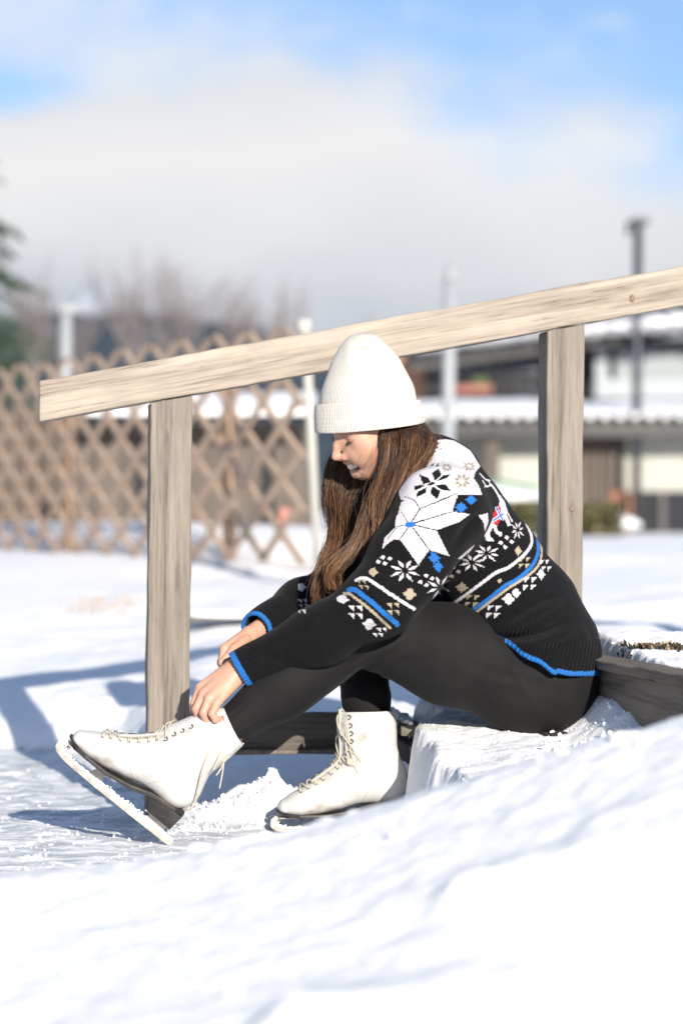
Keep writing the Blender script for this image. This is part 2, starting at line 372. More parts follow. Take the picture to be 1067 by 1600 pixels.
# ------------------------------------------------------------------ snow ground
def smooth(a, b, x): t = np.clip((x - a) / (b - a), 0, 1); return t * t * (3 - 2 * t)
ZC_X0 = [-.9, -.437, -.232, -.085, -.011, .088, .178, .301, .438, .9]
ZC_Z0 = [.20, .214, .240, .262, .291, .324, .356, .396, .424, .46]
_cf = np.polyfit(ZC_X0, ZC_Z0, 4)
def crest(x): return np.clip(np.polyval(_cf, np.clip(x, -.75, .75)), .17, .47)
def ground_z(x, y):
    x = np.asarray(x, float); y = np.asarray(y, float)
    yb = np.interp(x, [-1.6, -.9, -.6, -.44, -.32, .1], [2.3, 1.75, 1.35, .80, .46, .38])
    yy = y + (1.6 - yb) * np.clip(1 - (y - 2) / 3, 0, 1) + .10 * fbm(x, y, 2.2, 3, 11)
    z = np.interp(yy, [-9, 1.58, 1.70, 2.0, 2.8, 5, 8, 70, 400], [0, 0, .05, .135, .20, .33, .455, .47, .47])
    # terraces of the snowed-over steps on the right
    e1 = .128 + .085 * (.3 - y) + .034 * smooth(.0, .10, y) + .022 * fbm(x * .3, y, 7, 4, 2)
    s1 = smooth(-.034, .018, x - e1 + .045 * fbm(x, y, 6, 4, 77)) * smooth(-1.5, -.6, y)
    e2 = .555 + .175 * (-y) * .9 + .03
    s2 = smooth(-.012, .01, x - e2)
    s1 = s1 * smooth(.55, .34, y); s2 = s2 * smooth(1.6, .9, y)
    right = (.224 + .07 * (np.clip(y, -.7, .3) + .1) + .035 * np.clip(fbm(x, y, 4.5, 3, 55), -1, 0) * smooth(.34, .22, x)) * s1 + .165 * s2 + .04 * smooth(.85, 1.3, x)
    heapr = .075 * np.exp(-((x - e2 + .05) / .06) ** 2 - ((y + .12) / .35) ** 2) * (1 - s2)
    right = right + heapr * s1
    kk = .03; a = z; b = right; h = np.clip(kk - np.abs(a - b), 0, None) / kk
    z = np.maximum(a, b) + h * h * kk / 4 * (np.minimum(a, b) > .01)
    # heap of loose snow under the plank
    z = z + smooth(3, 1, y) * (.010 * np.abs(fbm(x, y, 34, 4, 91)) * np.exp(-((x + .15) / .17) ** 2 - ((y - .20) / .14) ** 2)) + (.085 * np.exp(-((x + .15) / .13) ** 2 - ((y - .22) / .10) ** 2)) * (1 + .35 * fbm(x, y, 26, 4, 60)) + .03 * np.exp(-((x + .42) / .12) ** 2 - ((y - .32) / .12) ** 2)
    # foreground bank
    t_ = smooth(-1.9, -2.8, y); zc = (crest(x) - .036) * (1 - t_) + (.255 + .10 * np.clip(x, -.6, .8)) * t_
    w = smooth(-.80, -1.62, y)
    lump = .0045 * fbm(x, y, 2.4, 2, 5) + .0022 * fbm(x, y, 9, 3, 8) * smooth(-3.4, -2, y) + .006 * np.abs(fbm(x, y, 30, 3, 9)) * smooth(-3.4, -2.2, y)
    lump = lump * (.8 - .5 * smooth(-1.8, -2.5, y))
    bank = (zc - .020 - .150 * np.clip(-1.50 - y, 0, 2.2)) * w
    z = z + (np.maximum(bank - z, 0)) * smooth(-.55, -.8, y) + lump * w * 1.4
    for (x0_, y0_, w_, ry, A_) in ((-.130, -2.36, .085, .065, .032), (.104, -2.05, .050, .050, .024), (.30, -1.95, .03, .03, .006)):   # low scarps shaped so their left flanks fall in shade
        u_ = x - x0_ - .3 * (y - y0_); z = z + A_ * smooth(0, w_, u_) * np.exp(-np.clip(u_ - w_, 0, None) / .16) * np.exp(-((y - y0_) / ry) ** 2)
    # roughness of the trodden snow
    icy = smooth(.03, .0, z) * smooth(-.9, -.4, y)
    z = z + (1 - icy) * (.030 * fbm(x, y, 1.3, 3, 21) + .016 * fbm(x, y, 5, 4, 22) * smooth(9, 3, y)) * smooth(-.9, 0.2, y) * smooth(.16, .6, np.abs(y) + (z > .1) * .3)
    z = z + smooth(3, 1, y) * (.005 * fbm(x, y, 16, 3, 23) + .003 * np.abs(fbm(x, y, 60, 2, 24)) + .010 * np.clip(fbm(x, y, 11, 3, 31), .05, 1) * icy)
    z = z + (.0055 * fbm(x, y, 21, 4, 81) + .004 * np.abs(fbm(x, y, 44, 2, 82))) * smooth(-1.3, -.8, y) * smooth(.55, .3, y) * smooth(.07, .13, x)
    # ploughed ridges in the field at right
    z = z + .035 * smooth(.3, .8, x) * smooth(.5, 1.4, y) * smooth(7, 3, y) * np.sin(y * 4.2 + 1.5 * fbm(x, y, 1.1, 2, 40) + x * .6)
    return z
def axis(segs):
    out = [segs[0][0]]
    for a, b, s0, s1 in segs:
        x = a; L = b - a
        while x < b - 1e-6: st = s0 + (s1 - s0) * (x - a) / L; x = min(b, x + st); out.append(x)
    return np.array(sorted(set(np.round(out, 5))))
gx = axis([(-60, -8, 6, 1.5), (-8, -2, 1, .12), (-2, -.95, .06, .012), (-.95, .95, .0085, .0085), (.95, 2, .012, .06), (2, 8, .12, 1), (8, 60, 1.5, 6)])
gy = axis([(-12, -4.6, .8, .1), (-4.6, -3.6, .03, .015), (-3.6, -1.2, .010, .009), (-1.2, .9, .007, .007), (.9, 3, .01, .03), (3, 12, .04, .2), (12, 60, .4, 5), (60, 420, 10, 60)])
GX, GY = np.meshgrid(gx, gy, indexing='ij'); GZ = ground_z(GX.ravel(), GY.ravel())
nx, ny = len(gx), len(gy); ii, jj = np.meshgrid(np.arange(nx - 1), np.arange(ny - 1), indexing='ij'); a0 = (ii * ny + jj).ravel()
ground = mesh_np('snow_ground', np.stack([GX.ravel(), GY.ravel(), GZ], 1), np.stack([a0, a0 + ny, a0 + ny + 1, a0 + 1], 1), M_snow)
tag(ground, 'white trodden snow sloping from the foreground bank down to the ice', kind='structure')

# ------------------------------------------------------------------ loose snow crumbs
def ico(sub):
    bm = bmesh.new(); bmesh.ops.create_icosphere(bm, subdivisions=sub, radius=1); bm.verts.ensure_lookup_table()
    V = np.array([v.co[:] for v in bm.verts]); Fc = np.array([[v.index for v in f.verts] for f in bm.faces]); bm.free(); return V, Fc
def crumbs(spots, seed=0):
    V0, F0 = ico(1); Vs = []; Fs = []; b = 0; g = np.random.default_rng(seed)
    for (x, y, z, r) in spots:
        o_ = g.uniform(-50, 50, 3); n = noise3(V0 + o_, 1.5, 1) + .6 * noise3(V0 * 2.3 + o_, 1.9, 6)
        v = V0 * (1 + 1.1 * n[:, None]) * r * g.uniform(.6, 1.4, 3)
        Vs.append(v + (x, y, z)); Fs.append(F0 + b); b += len(V0)
    return np.vstack(Vs), np.vstack(Fs)
sp = []
def scatter(n, x0, x1, y0, y1, r0, r1, lift=.15):
    cl = [(rng.uniform(x0, x1), rng.uniform(y0, y1)) for _ in range(max(3, n // 22))]
    for _ in range(n):
        if rng.random() < .6: c = cl[rng.integers(len(cl))]; x, y = c[0] + rng.normal(0, .022), c[1] + rng.normal(0, .022)
        else: x, y = rng.uniform(x0, x1), rng.uniform(y0, y1)
        r = r0 + (r1 - r0) * rng.random() ** 4
        sp.append((x, y, float(ground_z(x, y)) + r * lift, r))
scatter(700, -.85, -.05, -.62, .35, .001, .0055); scatter(1300, -.34, .06, .04, .34, .0010, .0052, .4)
scatter(150, -.9, -.3, .2, 1.3, .0015, .006); scatter(250, -.1, .5, -1.2, -.4, .0015, .006)
scatter(60, -.2, .6, -1.35, -1.0, .001, .003); scatter(260, .15, .6, -.7, .05, .001, .0035); scatter(160, .42, .62, -.4, .1, .002, .008)
V, Q = crumbs(sp, 3)
tag(mesh_np('snow_crumbs', V, Q, M_ice, smooth=False), 'loose crumbs and clods of snow on the ice and along the bank', kind='stuff')
V0, F0 = ico(3); Vs = []; Fs = []
for k_ in range(34):
    x = rng.uniform(-.55, .62); y = rng.uniform(-1.75, -1.30) if k_ < 32 else rng.uniform(-2.3, -1.8); r = .005 + .012 * rng.random() ** 2.0; o_ = rng.uniform(-50, 50, 3)
    v = V0 * (1 + .7 * noise3(V0 + o_, 1.3)[:, None] + .25 * noise3(V0 + o_, 3.7, 5)[:, None]) * r * (1.6, 1.4, .7) + (x, y, float(ground_z(x, y)) - r * .18); Fs.append(F0 + len(V0) * k_); Vs.append(v)
tag(mesh_np('snow_clods', np.vstack(Vs), np.vstack(Fs), M_snow), 'rounded clods of snow along the crest of the foreground bank', kind='stuff')

# ------------------------------------------------------------------ timber handrail
def rough_box(cx, lens, div, amp=.0012, seed=0, r=.004):
    "a sawn timber as a fine grid box, centred at 0, slightly worn"
    n = [max(1, int(round(l / div))) for l in lens]
    bm = bmesh.new(); bmesh.ops.create_cube(bm, size=1)
    for v in bm.verts: v.co = Vector([v.co[i] * lens[i] for i in range(3)])
    bmesh.ops.bevel(bm, geom=list(bm.edges), offset=r, segments=2, profile=.6, affect='EDGES')
    k = max(range(3), key=lambda i: lens[i])
    for i in range(1, n[k]):
        p = [0, 0, 0]; p[k] = -lens[k] / 2 + lens[k] * i / n[k]; nn = [0, 0, 0]; nn[k] = 1
        bmesh.ops.bisect_plane(bm, geom=list(bm.verts) + list(bm.edges) + list(bm.faces), plane_co=p, plane_no=nn)
    V = np.array([v.co[:] for v in bm.verts]); s = np.sign(V)
    for i in range(3):
        if i == k: continue
        V[:, i] += s[:, i] * amp * 2 * (vnoise(V[:, k] * 9 + s[:, i] * 7, s[:, (i + 1) % 3] * 3 + i * 5, seed) + .6 * vnoise(V[:, k] * 31, s[:, i] * 2 + s[:, (i + 1) % 3], seed + 4))
    for v, c in zip(bm.verts, V): v.co = c
    me = bpy.data.meshes.new('t'); bm.to_mesh(me); bm.free(); return me
def timber(name, mat, parent, centre, lens, rot=(0, 0, 0), seed=0, amp=.0012, r=.004, div=.03):
    me = rough_box(None, lens, div, amp, seed, r); me.name = name
    o = link_mesh(name, me, mat, parent); o.location = Vector(centre) - (parent.location if parent else Vector()); o.rotation_euler = rot
    return o
YAW = math.atan(.14)
def rail_y(x): return .30 + .14 * x
hr = empty('wooden_handrail', (-.376, rail_y(-.376), 0), 'weathered timber handrail sloping up to the right behind the seated woman', 'handrail')
x0, x1 = -.663, 2.3; slope = .19
ln = math.hypot(x1 - x0, rail_y(x1) - rail_y(x0)); sl = math.atan2(slope * (x1 - x0), ln)
cz = (.9205 + .9205 + slope * (x1 - x0)) / 2
rail = timber('rail', M_rail, hr, ((x0 + x1) / 2, rail_y((x0 + x1) / 2), cz), (ln / math.cos(sl), .092, .0885), (0, -sl, YAW), 3, .0016)
for v in rail.data.vertices:      # plumb-cut lower end
    if v.co.x < -(ln / math.cos(sl)) / 2 + .01: v.co.x += v.co.z * math.tan(sl)
def post(xc, w, zb, seed, lean=0):
    zt = .9205 + slope * (xc - x0) - .0885 / 2 + .002
    p = timber('post', M_post, hr, (xc, rail_y(xc), (zt + zb) / 2), (w, .092, zt - zb), (0, lean, YAW), seed, .0016)
    for v in p.data.vertices:     # top cut to the slope of the rail
        if v.co.z > (zt - zb) / 2 - .02: v.co.z += v.co.x * slope - .004
    return p
pl_ = post(-.383, .092, -.02, 5, R(.6)); pr_ = post(.4935, .084, .1, 9, R(.35)); post(1.9, .09, .2, 12)
kn = MB()
def knots(parent, spots, name='knot'):
    for (x, z, r, fy) in spots:
        V0, F0 = ico(2); mb = MB(); mb.add((V0 * (r, .0016, r * .72)) + (x, fy, z), [tuple(f) for f in F0])
        o = mb.build(name, M_knot, parent, True)
M_knot = mat('wood_knot', rough=.7, fn=noise_col(120, (.10, .065, .04), (.27, .19, .12), .4, .003))
ztop = .9205 + slope * (.501 - x0) - .044
for px, py, r in ((893, 796, .0085), (884, 848, .007)):
    p = P(px, py, rail_y(.53) - .047); h = (ztop + .1) / 2
    V0, F0 = ico(2); mb = MB(); mb.add(V0 * (r, .002, r * .6) + (p - np.array(pr_.location) - np.array(hr.location) + [0, -.0005, 0]), [tuple(f) for f in F0])
    k = mb.build('knot', M_knot, hr, True); k.location = pr_.location
p = P(987, 466, rail_y(.66) - .047); V0, F0 = ico(2); mb = MB(); mb.add(V0 * (.006, .002, .009), [tuple(f) for f in F0]); k = mb.build('knot', M_knot, hr, True); k.location = Vector(p) - hr.location
for xx, pp in ((-.383, None), (.501, None)):     # two screw heads through each joint are hidden on top; one plugged nail shows on the face
    pass

# planks of the stair frame
st = empty('stair_side_board', (-.1, .31, .14), 'grey weathered side board running low behind both skates', 'board')
timber('board', M_plank, st, (-.08, .315, .187), (.46, .036, .089), (0, 0, YAW * .3), 21, .0018)
timber('lit_edge_strip', M_beam, st, (-.10, .300, .146), (.50, .05, .010), (0, 0, YAW * .3), 22, .0008, .002)  # lighter strip added for the sunlit lower edge of the board
def beam_between(name, a, b, w, h, mat_, parent, seed):
    a = Vector(a); b = Vector(b); d = b - a
    return timber(name, mat_, parent, (a + b) / 2, (w, d.length, h), (math.asin(d.z / d.length), 0, -math.atan2(d.x, d.y)), seed, .002)
r2 = empty('upper_step_riser', (.6, -.3, .2), 'weathered grey plank edge of the upper step behind her hips', 'step board')
beam_between('nosing_plank', (.775, -1.1, .366), (.465, .30, .366), .07, .020, M_beam, r2, 31)
beam_between('riser_plank', (.765, -1.1, .300), (.470, .30, .300), .035, .110, M_beam, r2, 33)
r1 = empty('lower_step_riser', (.13, .1, .1), 'dark plank ends of the lower step plastered with snow beside the upright skate', 'step board')
beam_between('nosing_plank', (.150, .02, .217), (.108, .33, .217), .05, .024, M_plank, r1, 35)
beam_between('riser_plank', (.158, .02, .165), (.112, .33, .165), .03, .040, M_plank, r1, 36)
# snow caked along the lower nosing, with drips
mb = MB(); V0, F0 = ico(2)
for i in range(46):
    t = rng.random(); x = .108 + .042 * t; y = .33 - .31 * t; r = rng.uniform(.006, .014)
    v = V0 * (1 + .6 * noise3(V0 + rng.uniform(-30, 30, 3), 1.6)[:, None]) * (r, r * 1.3, r * .8)
    mb.add(v + (x - .012 * rng.random(), y, .232 + .003 * rng.random()), [tuple(f) for f in F0])
for i in range(16):
    t = rng.random(); x = .108 + .042 * t - .027; y = .33 - .31 * t; L_ = rng.uniform(.012, .04)
    mb.tube([(x, y, .232), (x - .002, y, .232 - L_ * .5), (x - .002, y, .232 - L_)], [.006, .004, .001], 6)
o = tag(mb.build('caked_snow', M_ice, r1, True), kind='stuff'); o.location = -r1.location

# snowed-over slabs beyond the handrail
def slab(px, py, y, w, dpt, h, label, rz=0):
    c = P(px, py, y); z = float(ground_z(c[0], c[1])); c[2] = z
    e = empty('snowy_slab', tuple(c), label, 'slab', 'snow covered slabs behind the handrail')
    timber('slab_board', M_plank, e, (c[0], c[1], z + h * .35), (w * .9, dpt * .9, h * .5), (0, 0, rz), 41, .004, .006)
    V0, F0 = ico(4); v = V0.copy(); v = np.sign(v) * np.abs(v) ** .55; v *= np.array([w * .52, dpt * .55, h * .42]); v += normals(V0, np.hstack([F0])) * 0
    v *= 1 + .10 * noise3(v, 14)[:, None]; v[:, 2] += h * .72
    cs, sn = math.cos(rz), math.sin(rz); v = np.stack([v[:, 0] * cs - v[:, 1] * sn, v[:, 0] * sn + v[:, 1] * cs, v[:, 2]], 1)
    mesh_np('snow_cap', v, F0, M_snow, e)
slab(395, 965, 3.6, .50, .30, .045, 'snow capped slab with a dark left edge beyond the far forearm')
slab(350, 1060, 1.1, .30, .22, .035, 'low snow capped slab just right of the left handrail post')

# burnt patch and frozen turf
M_turf = mat('dead_turf', rough=.9, attr=True)
def tuft(name, c, n, spread, h, label, cols, seed):
    g = np.random.default_rng(seed); V = []; Q = []; C = []
    for i in range(n):
        x, y = g.normal(0, spread[0]), g.normal(0, spread[1]); a = g.uniform(0, 6.28); w = g.uniform(.0015, .004) * h / .02; L_ = h * g.uniform(.3, 1.1)
        z = float(ground_z(c[0] + x, c[1] + y)) - c[2]; t = g.uniform(-1, 1, 2) * L_ * .9; col = cols[g.integers(len(cols))]
        b = len(V); dx, dy = math.cos(a) * w, math.sin(a) * w
        V += [(x - dx, y - dy, z), (x + dx, y + dy, z), (x + dx * .8 + t[0] * .5, y + dy * .8 + t[1] * .5, z + L_ * .7), (x - dx * .8 + t[0] * .5, y - dy * .8 + t[1] * .5, z + L_ * .6)]
        Q.append((b, b + 1, b + 2, b + 3)); C += [np.array(col) * g.uniform(.6, 1.3)] * 4
    o = mesh_np(name, np.array(V), np.array(Q), M_turf, None, np.array(C), False); o.location = c
    return tag(o, label, 'dead grass', kind='stuff')
for px, py, n, s, lab in ((968, 1008, 420, (.012, .030), 'dark clump of frozen turf at the left end of the upper step edge'),
                          (1010, 1016, 240, (.012, .02), 'thin strip of frozen turf between the dark clump and the frame edge'),
                          (1048, 1014, 220, (.014, .02), 'frozen turf poking through snow at the right frame edge')):
    c = P(px, py, -.05); c[2] = float(ground_z(c[0], c[1]))
    tuft('turf_clump', tuple(c), n, s, .017, lab, [(.03, .025, .02), (.02, .03, .02), (.09, .05, .025), (.20, .09, .05), (.02, .02, .02), (.28, .22, .12)], px)
for px, py, n, s, lab in ((142, 946, 260, (.06, .22), 'larger ochre patch of dead grass in the snow left of the handrail post'), (196, 942, 110, (.04, .16), 'smaller ochre patch of dead grass beside the larger one')):
    c = P(px, py, 4.6); c[2] = float(ground_z(c[0], c[1]))
    tuft('grass_patch', tuple(c), n, s, .016, lab, [(.45, .28, .12), (.55, .38, .18), (.35, .25, .14)], px)

# ------------------------------------------------------------------ lattice fence
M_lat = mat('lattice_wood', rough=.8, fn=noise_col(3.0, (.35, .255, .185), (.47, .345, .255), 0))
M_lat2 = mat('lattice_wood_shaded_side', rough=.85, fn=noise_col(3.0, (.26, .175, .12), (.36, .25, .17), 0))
FA = np.array([(470 - 533.5) / F * 10.9, 10.9 - CAMD]); FB = np.array([(-60 - 533.5) / F * 15.0, 15.0 - CAMD])
fd = (FB - FA); FL = np.linalg.norm(fd); fd /= FL; fn_ = np.array([-fd[1], fd[0]])
fence = empty('lattice_fence', (FA[0], FA[1], .46), 'brown diagonal lattice fence running back to the left edge behind the handrail', 'fence')
mb1, mb2 = MB(), MB()
H_, sp_ = 1.06, .38; zg = .47
def slat(mb, s, dr, off):
    r_ = H_ / (4.5 * sp_); s0, z0, s1, z1 = s, 0.0, s + dr * 4.5 * sp_, H_      # clipped to the ends of the fence
    lo, hi = (s0, s1) if dr > 0 else (s1, s0)
    if hi < .05 or lo > FL: return
    if s0 < 0: z0 = -s0 * r_; s0 = 0
    if s1 < 0: z1 = s0 * r_; s1 = 0
    if z1 - z0 < .1: return
    a2 = FA + fd * s0; b2 = FA + fd * s1; o = fn_ * off; w = fd * .031; t = fn_ * .008
    z0, z1 = zg + z0 - .02 + rng.uniform(-.01, .01), zg + z1 + rng.uniform(-.012, .012); V = []
    for p, z in ((a2, z0), (b2, z1)):
        for q in (p - w - t, p + w - t, p + w + t, p - w + t): V.append((q[0] + o[0], q[1] + o[1], z))
    mb.add(V, [(0, 1, 2, 3), (7, 6, 5, 4), (0, 4, 5, 1), (1, 5, 6, 2), (2, 6, 7, 3), (3, 7, 4, 0)])
for i in range(-5, int(FL / sp_) + 8): slat(mb1, i * sp_, 1, -.012); slat(mb2, i * sp_, -1, .012)
L1 = mb1.build('lattice_slats', M_lat, fence); L2 = mb2.build('lattice_slats', M_lat, fence)
for o in (L1, L2): o.location = -fence.location
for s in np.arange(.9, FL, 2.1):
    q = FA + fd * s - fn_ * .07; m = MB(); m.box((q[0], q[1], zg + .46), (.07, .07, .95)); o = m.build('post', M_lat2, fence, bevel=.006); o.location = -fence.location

# pale pole at the fence end
M_pole = mat('pale_pole_paint', rough=.6, fn=noise_col(6, (.38, .37, .32), (.46, .45, .40), 0))
def pole(px0, py0, px1, py1, y, r, name, label, cat, m, cap=None):
    a, b = P(px0, py0, y), P(px1, py1, y); e = empty(name, tuple(b), label, cat)
    mb = MB(); mb.tube([b - (0, 0, .1), (a + b) / 2, a], r, 14); o = mb.build('shaft', m, e, True); o.location = -e.location
    if cap: cap(e, a)
    return e
pole(476, 505, 496, 842, 5.3, .020, 'leaning_pole', 'pale slightly leaning pole at the right end of the lattice fence', 'pole', M_pole,
     lambda e, a: setattr(MB().box(a + np.array((0, 0, -.01)), (.05, .05, .05)).build('pole_cap', M_pole, e, bevel=.006), 'location', -e.location))
M_white = mat('white_post_paint', (.30, .315, .325), .5)
M_dark = mat('dark_metal', (.045, .05, .06), .45, .5)
def cap_t(e, a):
    o = MB().box(a + np.array((.02, 0, .04)), (.15, .12, .08)).build('lamp_head', M_white, e, bevel=.02); o.location = -e.location
def cap_w(e, a):
    o = MB().tube([a, a + (0, 0, .03), a + (0, 0, .14)], [.045, .05, .03], 14).build('lamp_head', M_white, e, True); o.location = -e.location
def cap_d(e, a):
    m = MB(); m.tube([a + (-.1, 0, -.1), a + (-.1, 0, .02), a + (.06, 0, .06)], .03, 10); m.box(a + np.array((.03, 0, .04)), (.17, .12, .07)); o = m.build('lamp_head', M_dark, e, bevel=.01); o.location = -e.location
pole(104, 492, 101, 700, 13, .046, 'white_lamp_post', 'short white lamp post with a flat head above the lattice fence', 'lamp post', M_white, cap_t)
pole(703, 440, 697, 850, 14, .052, 'white_flagpole_base', 'thick white post rising behind the handrail right of the beanie', 'post', M_white, cap_w)
pole(996, 352, 993, 850, 20, .045, 'street_lamp', 'tall dark street lamp above the handrail near the right edge', 'street lamp', M_dark, cap_d)

# ------------------------------------------------------------------ buildings
M_brown = mat('brown_boards', rough=.85, fn=noise_col(2.2, (.06, .045, .036), (.12, .09, .07), 0, stretch=(6, 6, .4)))
M_shedw = mat('grey_brown_boards', rough=.9, fn=noise_col(2.2, (.075, .062, .052), (.14, .115, .095), 0, stretch=(7, 7, .4)))
M_cream = mat('cream_render', rough=.8, fn=noise_col(1.2, (.36, .36, .315), (.42, .42, .375), 0))
M_facade = mat('dark_facade', rough=.7, fn=noise_col(1.1, (.025, .03, .042), (.06, .065, .08), 0))
M_glass = mat('window_glass', (.02, .03, .05), .08, spec=.8)
M_shade = mat('deep_shade', (.018, .02, .025), .9)  # near-black colour stands in for shade inside openings; the shed fascia shares it
M_fascia = mat('grey_fascia', rough=.6, fn=noise_col(2, (.045, .042, .042), (.07, .066, .064), 0))
M_corr = mat('corrugated_sheet', (.16, .18, .16), .6)
M_rust = mat('red_brown_paint', (.26, .11, .065), .7)
M_panel = mat('pale_balcony_panel', (.30, .33, .34), .6)
M_trim = mat('pale_trim', (.25, .26, .28), .6)
M_tile = mat('terracotta_wall', (.38, .20, .13), .8)
def bb(e, name, x0, y0, x1, y1, Y, d, m, bevel=0, label=None):
    "a box whose front face spans two measured corners at depth Y and goes d metres back"
    a, b = P(x0, y0, Y), P(x1, y1, Y); c = (a + b) / 2; c[1] = Y + d / 2
    o = MB().box(c, (abs(b[0] - a[0]), d, abs(a[2] - b[2]))).build(name, m, e, bevel=bevel); o.location = -e.location
    if label: o['label'] = label
    return o
def snow_sheet(e, name, x0, x1, z0, z1, Y0, Y1, th, wave=0, amp=0, seed=0):
    nx_, ny_ = int((x1 - x0) / .022) + 2, 14; xs = np.linspace(x0, x1, nx_); t = np.linspace(0, 1, ny_); X, T = np.meshgrid(xs, t, indexing='ij')
    top = np.stack([X, Y0 + (Y1 - Y0) * T, z0 + (z1 - z0) * T + th * (.75 + .8 * fbm(X, T * 3, 1.1, 3, seed)) * np.minimum(1, .35 + 5 * T)], -1).reshape(-1, 3)
    bot = np.stack([X, Y0 + (Y1 - Y0) * T, z0 + (z1 - z0) * T + (amp * np.cos(X * 2 * math.pi / wave) if wave else 0 * X)], -1).reshape(-1, 3)
    m = nx_ * ny_; i, j = np.meshgrid(np.arange(nx_ - 1), np.arange(ny_ - 1), indexing='ij'); a = (i * ny_ + j).ravel()
    q1 = np.stack([a, a + ny_, a + ny_ + 1, a + 1], 1); q2 = q1[:, ::-1] + m
    f = np.arange(nx_ - 1) * ny_; q3 = np.stack([f, f + m, f + ny_ + m, f + ny_], 1)
    j = np.arange(ny_ - 1); q4 = np.stack([j, j + 1, j + 1 + m, j + m], 1); q5 = np.stack([j, j + m, j + 1 + m, j + 1], 1) + (nx_ - 1) * ny_
    o = mesh_np(name, np.vstack([top, bot]), np.vstack([q1, q2, q3, q4, q5]), M_snow, e); o.location = -e.location; return o
YB = 19.9
lb = empty('low_outbuilding', tuple(P(860, 850, YB)), 'long low cream building with a snowy corrugated roof right of the woman', 'building')
bb(lb, 'wall', 560, 683, 1300, 852, YB + .5, 4.0, M_cream)
for k, xx in enumerate(range(905, 966, 12)): bb(lb, 'wall_board', xx, 684, xx + 10, 790, YB + .42, .06, M_brown if k % 2 else M_shedw)
bb(lb, 'post', 757, 672, 780, 856, YB + .1, .14, M_shedw, .01); bb(lb, 'door', 953, 768, 1001, 850, YB + .38, .1, M_rust, .01)
bb(lb, 'shade_panel', 1001, 768, 1320, 852, YB + .44, .07, M_shade); bb(lb, 'opening_post', 1030, 768, 1040, 850, YB + .40, .05, M_fascia)  # flat dark panel stands in for the shaded inside of the opening
bb(lb, 'fascia_board', 545, 656, 1320, 683, YB, .12, M_fascia, .01)
xa, za = P(545, 652, YB)[0], P(545, 652, YB)[2]; xb = P(1320, 652, YB)[0]; z2 = P(545, 632, YB + 2.6)[2]
nxc = 900; xs = np.linspace(xa, xb, nxc); wv = .028 * np.cos(xs * 2 * math.pi / .155)
V = np.vstack([np.stack([xs, np.full(nxc, YB - .12), za + wv], 1), np.stack([xs, np.full(nxc, YB + 2.6), z2 + wv], 1), np.stack([xs, np.full(nxc, YB - .12), za + wv - .015], 1), np.stack([xs, np.full(nxc, YB + 2.6), z2 + wv - .015], 1)])
f = np.arange(nxc - 1); Qr = np.vstack([np.stack([f, f + 1, f + 1 + nxc, f + nxc], 1), np.stack([f + 2 * nxc, f + 3 * nxc, f + 1 + 3 * nxc, f + 1 + 2 * nxc], 1), np.stack([f, f + 2 * nxc, f + 1 + 2 * nxc, f + 1], 1)])
o = mesh_np('corrugated_roof', V, Qr, M_corr, lb); o.location = -lb.location
s_ = snow_sheet(lb, 'roof_snow', xa, xb, za + .005, z2 + .005, YB - .10, YB + 2.6, .055, .155, .030, 5)
YH = 33.0
hs = empty('chalet_house', tuple(P(860, 850, YH)), 'dark two storey chalet with balconies and a snowy eave behind the low building', 'house')
bb(hs, 'wall', 590, 530, 1500, 852, YH + .6, 6, M_facade)
bb(hs, 'wall_panel', 600, 552, 662, 625, YH + .4, .18, M_tile)
for x0_, x1_, y0_, y1_ in ((664, 686, 560, 612), (766, 792, 558, 606), (735, 760, 562, 606), (806, 836, 560, 612), (916, 934, 552, 605), (946, 968, 548, 612)):
    w = bb(hs, 'window', x0_, y0_, x1_, y1_, YH + .5, .08, M_trim if x0_ in (806, 735) else M_fascia)
    g = bb(hs, 'pane', x0_ + 3, y0_ + 3, x1_ - 3, y1_ - 3, YH + .47, .02, M_glass); g.parent = w; g.location = (0, 0, 0)
bal = bb(hs, 'balcony_rail', 664, 577, 842, 580, YH - .4, .06, M_trim)
m = MB()
for xx in range(664, 842, 7): q = P(xx, 598, YH - .36); m.box(q, (.02, .02, .34))
o = m.build('balusters', M_fascia, bal); o.location = (0, 0, 0)
bb(hs, 'flower_box', 712, 602, 768, 614, YH - .5, .2, mat('flower_box_red', (.30, .12, .09), .8)); 
bb(hs, 'shrub_box', 738, 590, 762, 603, YH - .45, .2, mat('box_green', (.10, .14, .06), .9), .05)
for k, xx in enumerate(range(962, 1400, 11)): bb(hs, 'balcony_panel', xx, 545, xx + 9, 592, YH - .3, .05, M_panel)
bb(hs, 'balcony_slab', 930, 592, 1500, 622, YH - .5, 1.0, M_panel)
bb(hs, 'balcony_post', 930, 545, 950, 622, YH - .4, .2, M_panel)
def slope_snow(e, x0, y0, x1, y1, Y, th, n, seed, name='eave_snow'):
    m = MB(); V0, F0 = ico(3); g = np.random.default_rng(seed)
    for i in range(n):
        t = (i + .5) / n; c = P(x0 + (x1 - x0) * t, y0 + (y1 - y0) * t, Y); L_ = abs(P(x1, 0, Y)[0] - P(x0, 0, Y)[0]) / n
        v = V0 * (L_ * g.uniform(.55, .75), .6, th * g.uniform(.35, .65)); v *= 1 + .2 * noise3(V0 + i * 7, 2)[:, None]; m.add(v + c, [tuple(f) for f in F0])
    o = m.build(name, M_snow, e, True); o.location = -e.location; return o
a, b = P(640, 556, YH - 1), P(1250, 478, YH - 1)
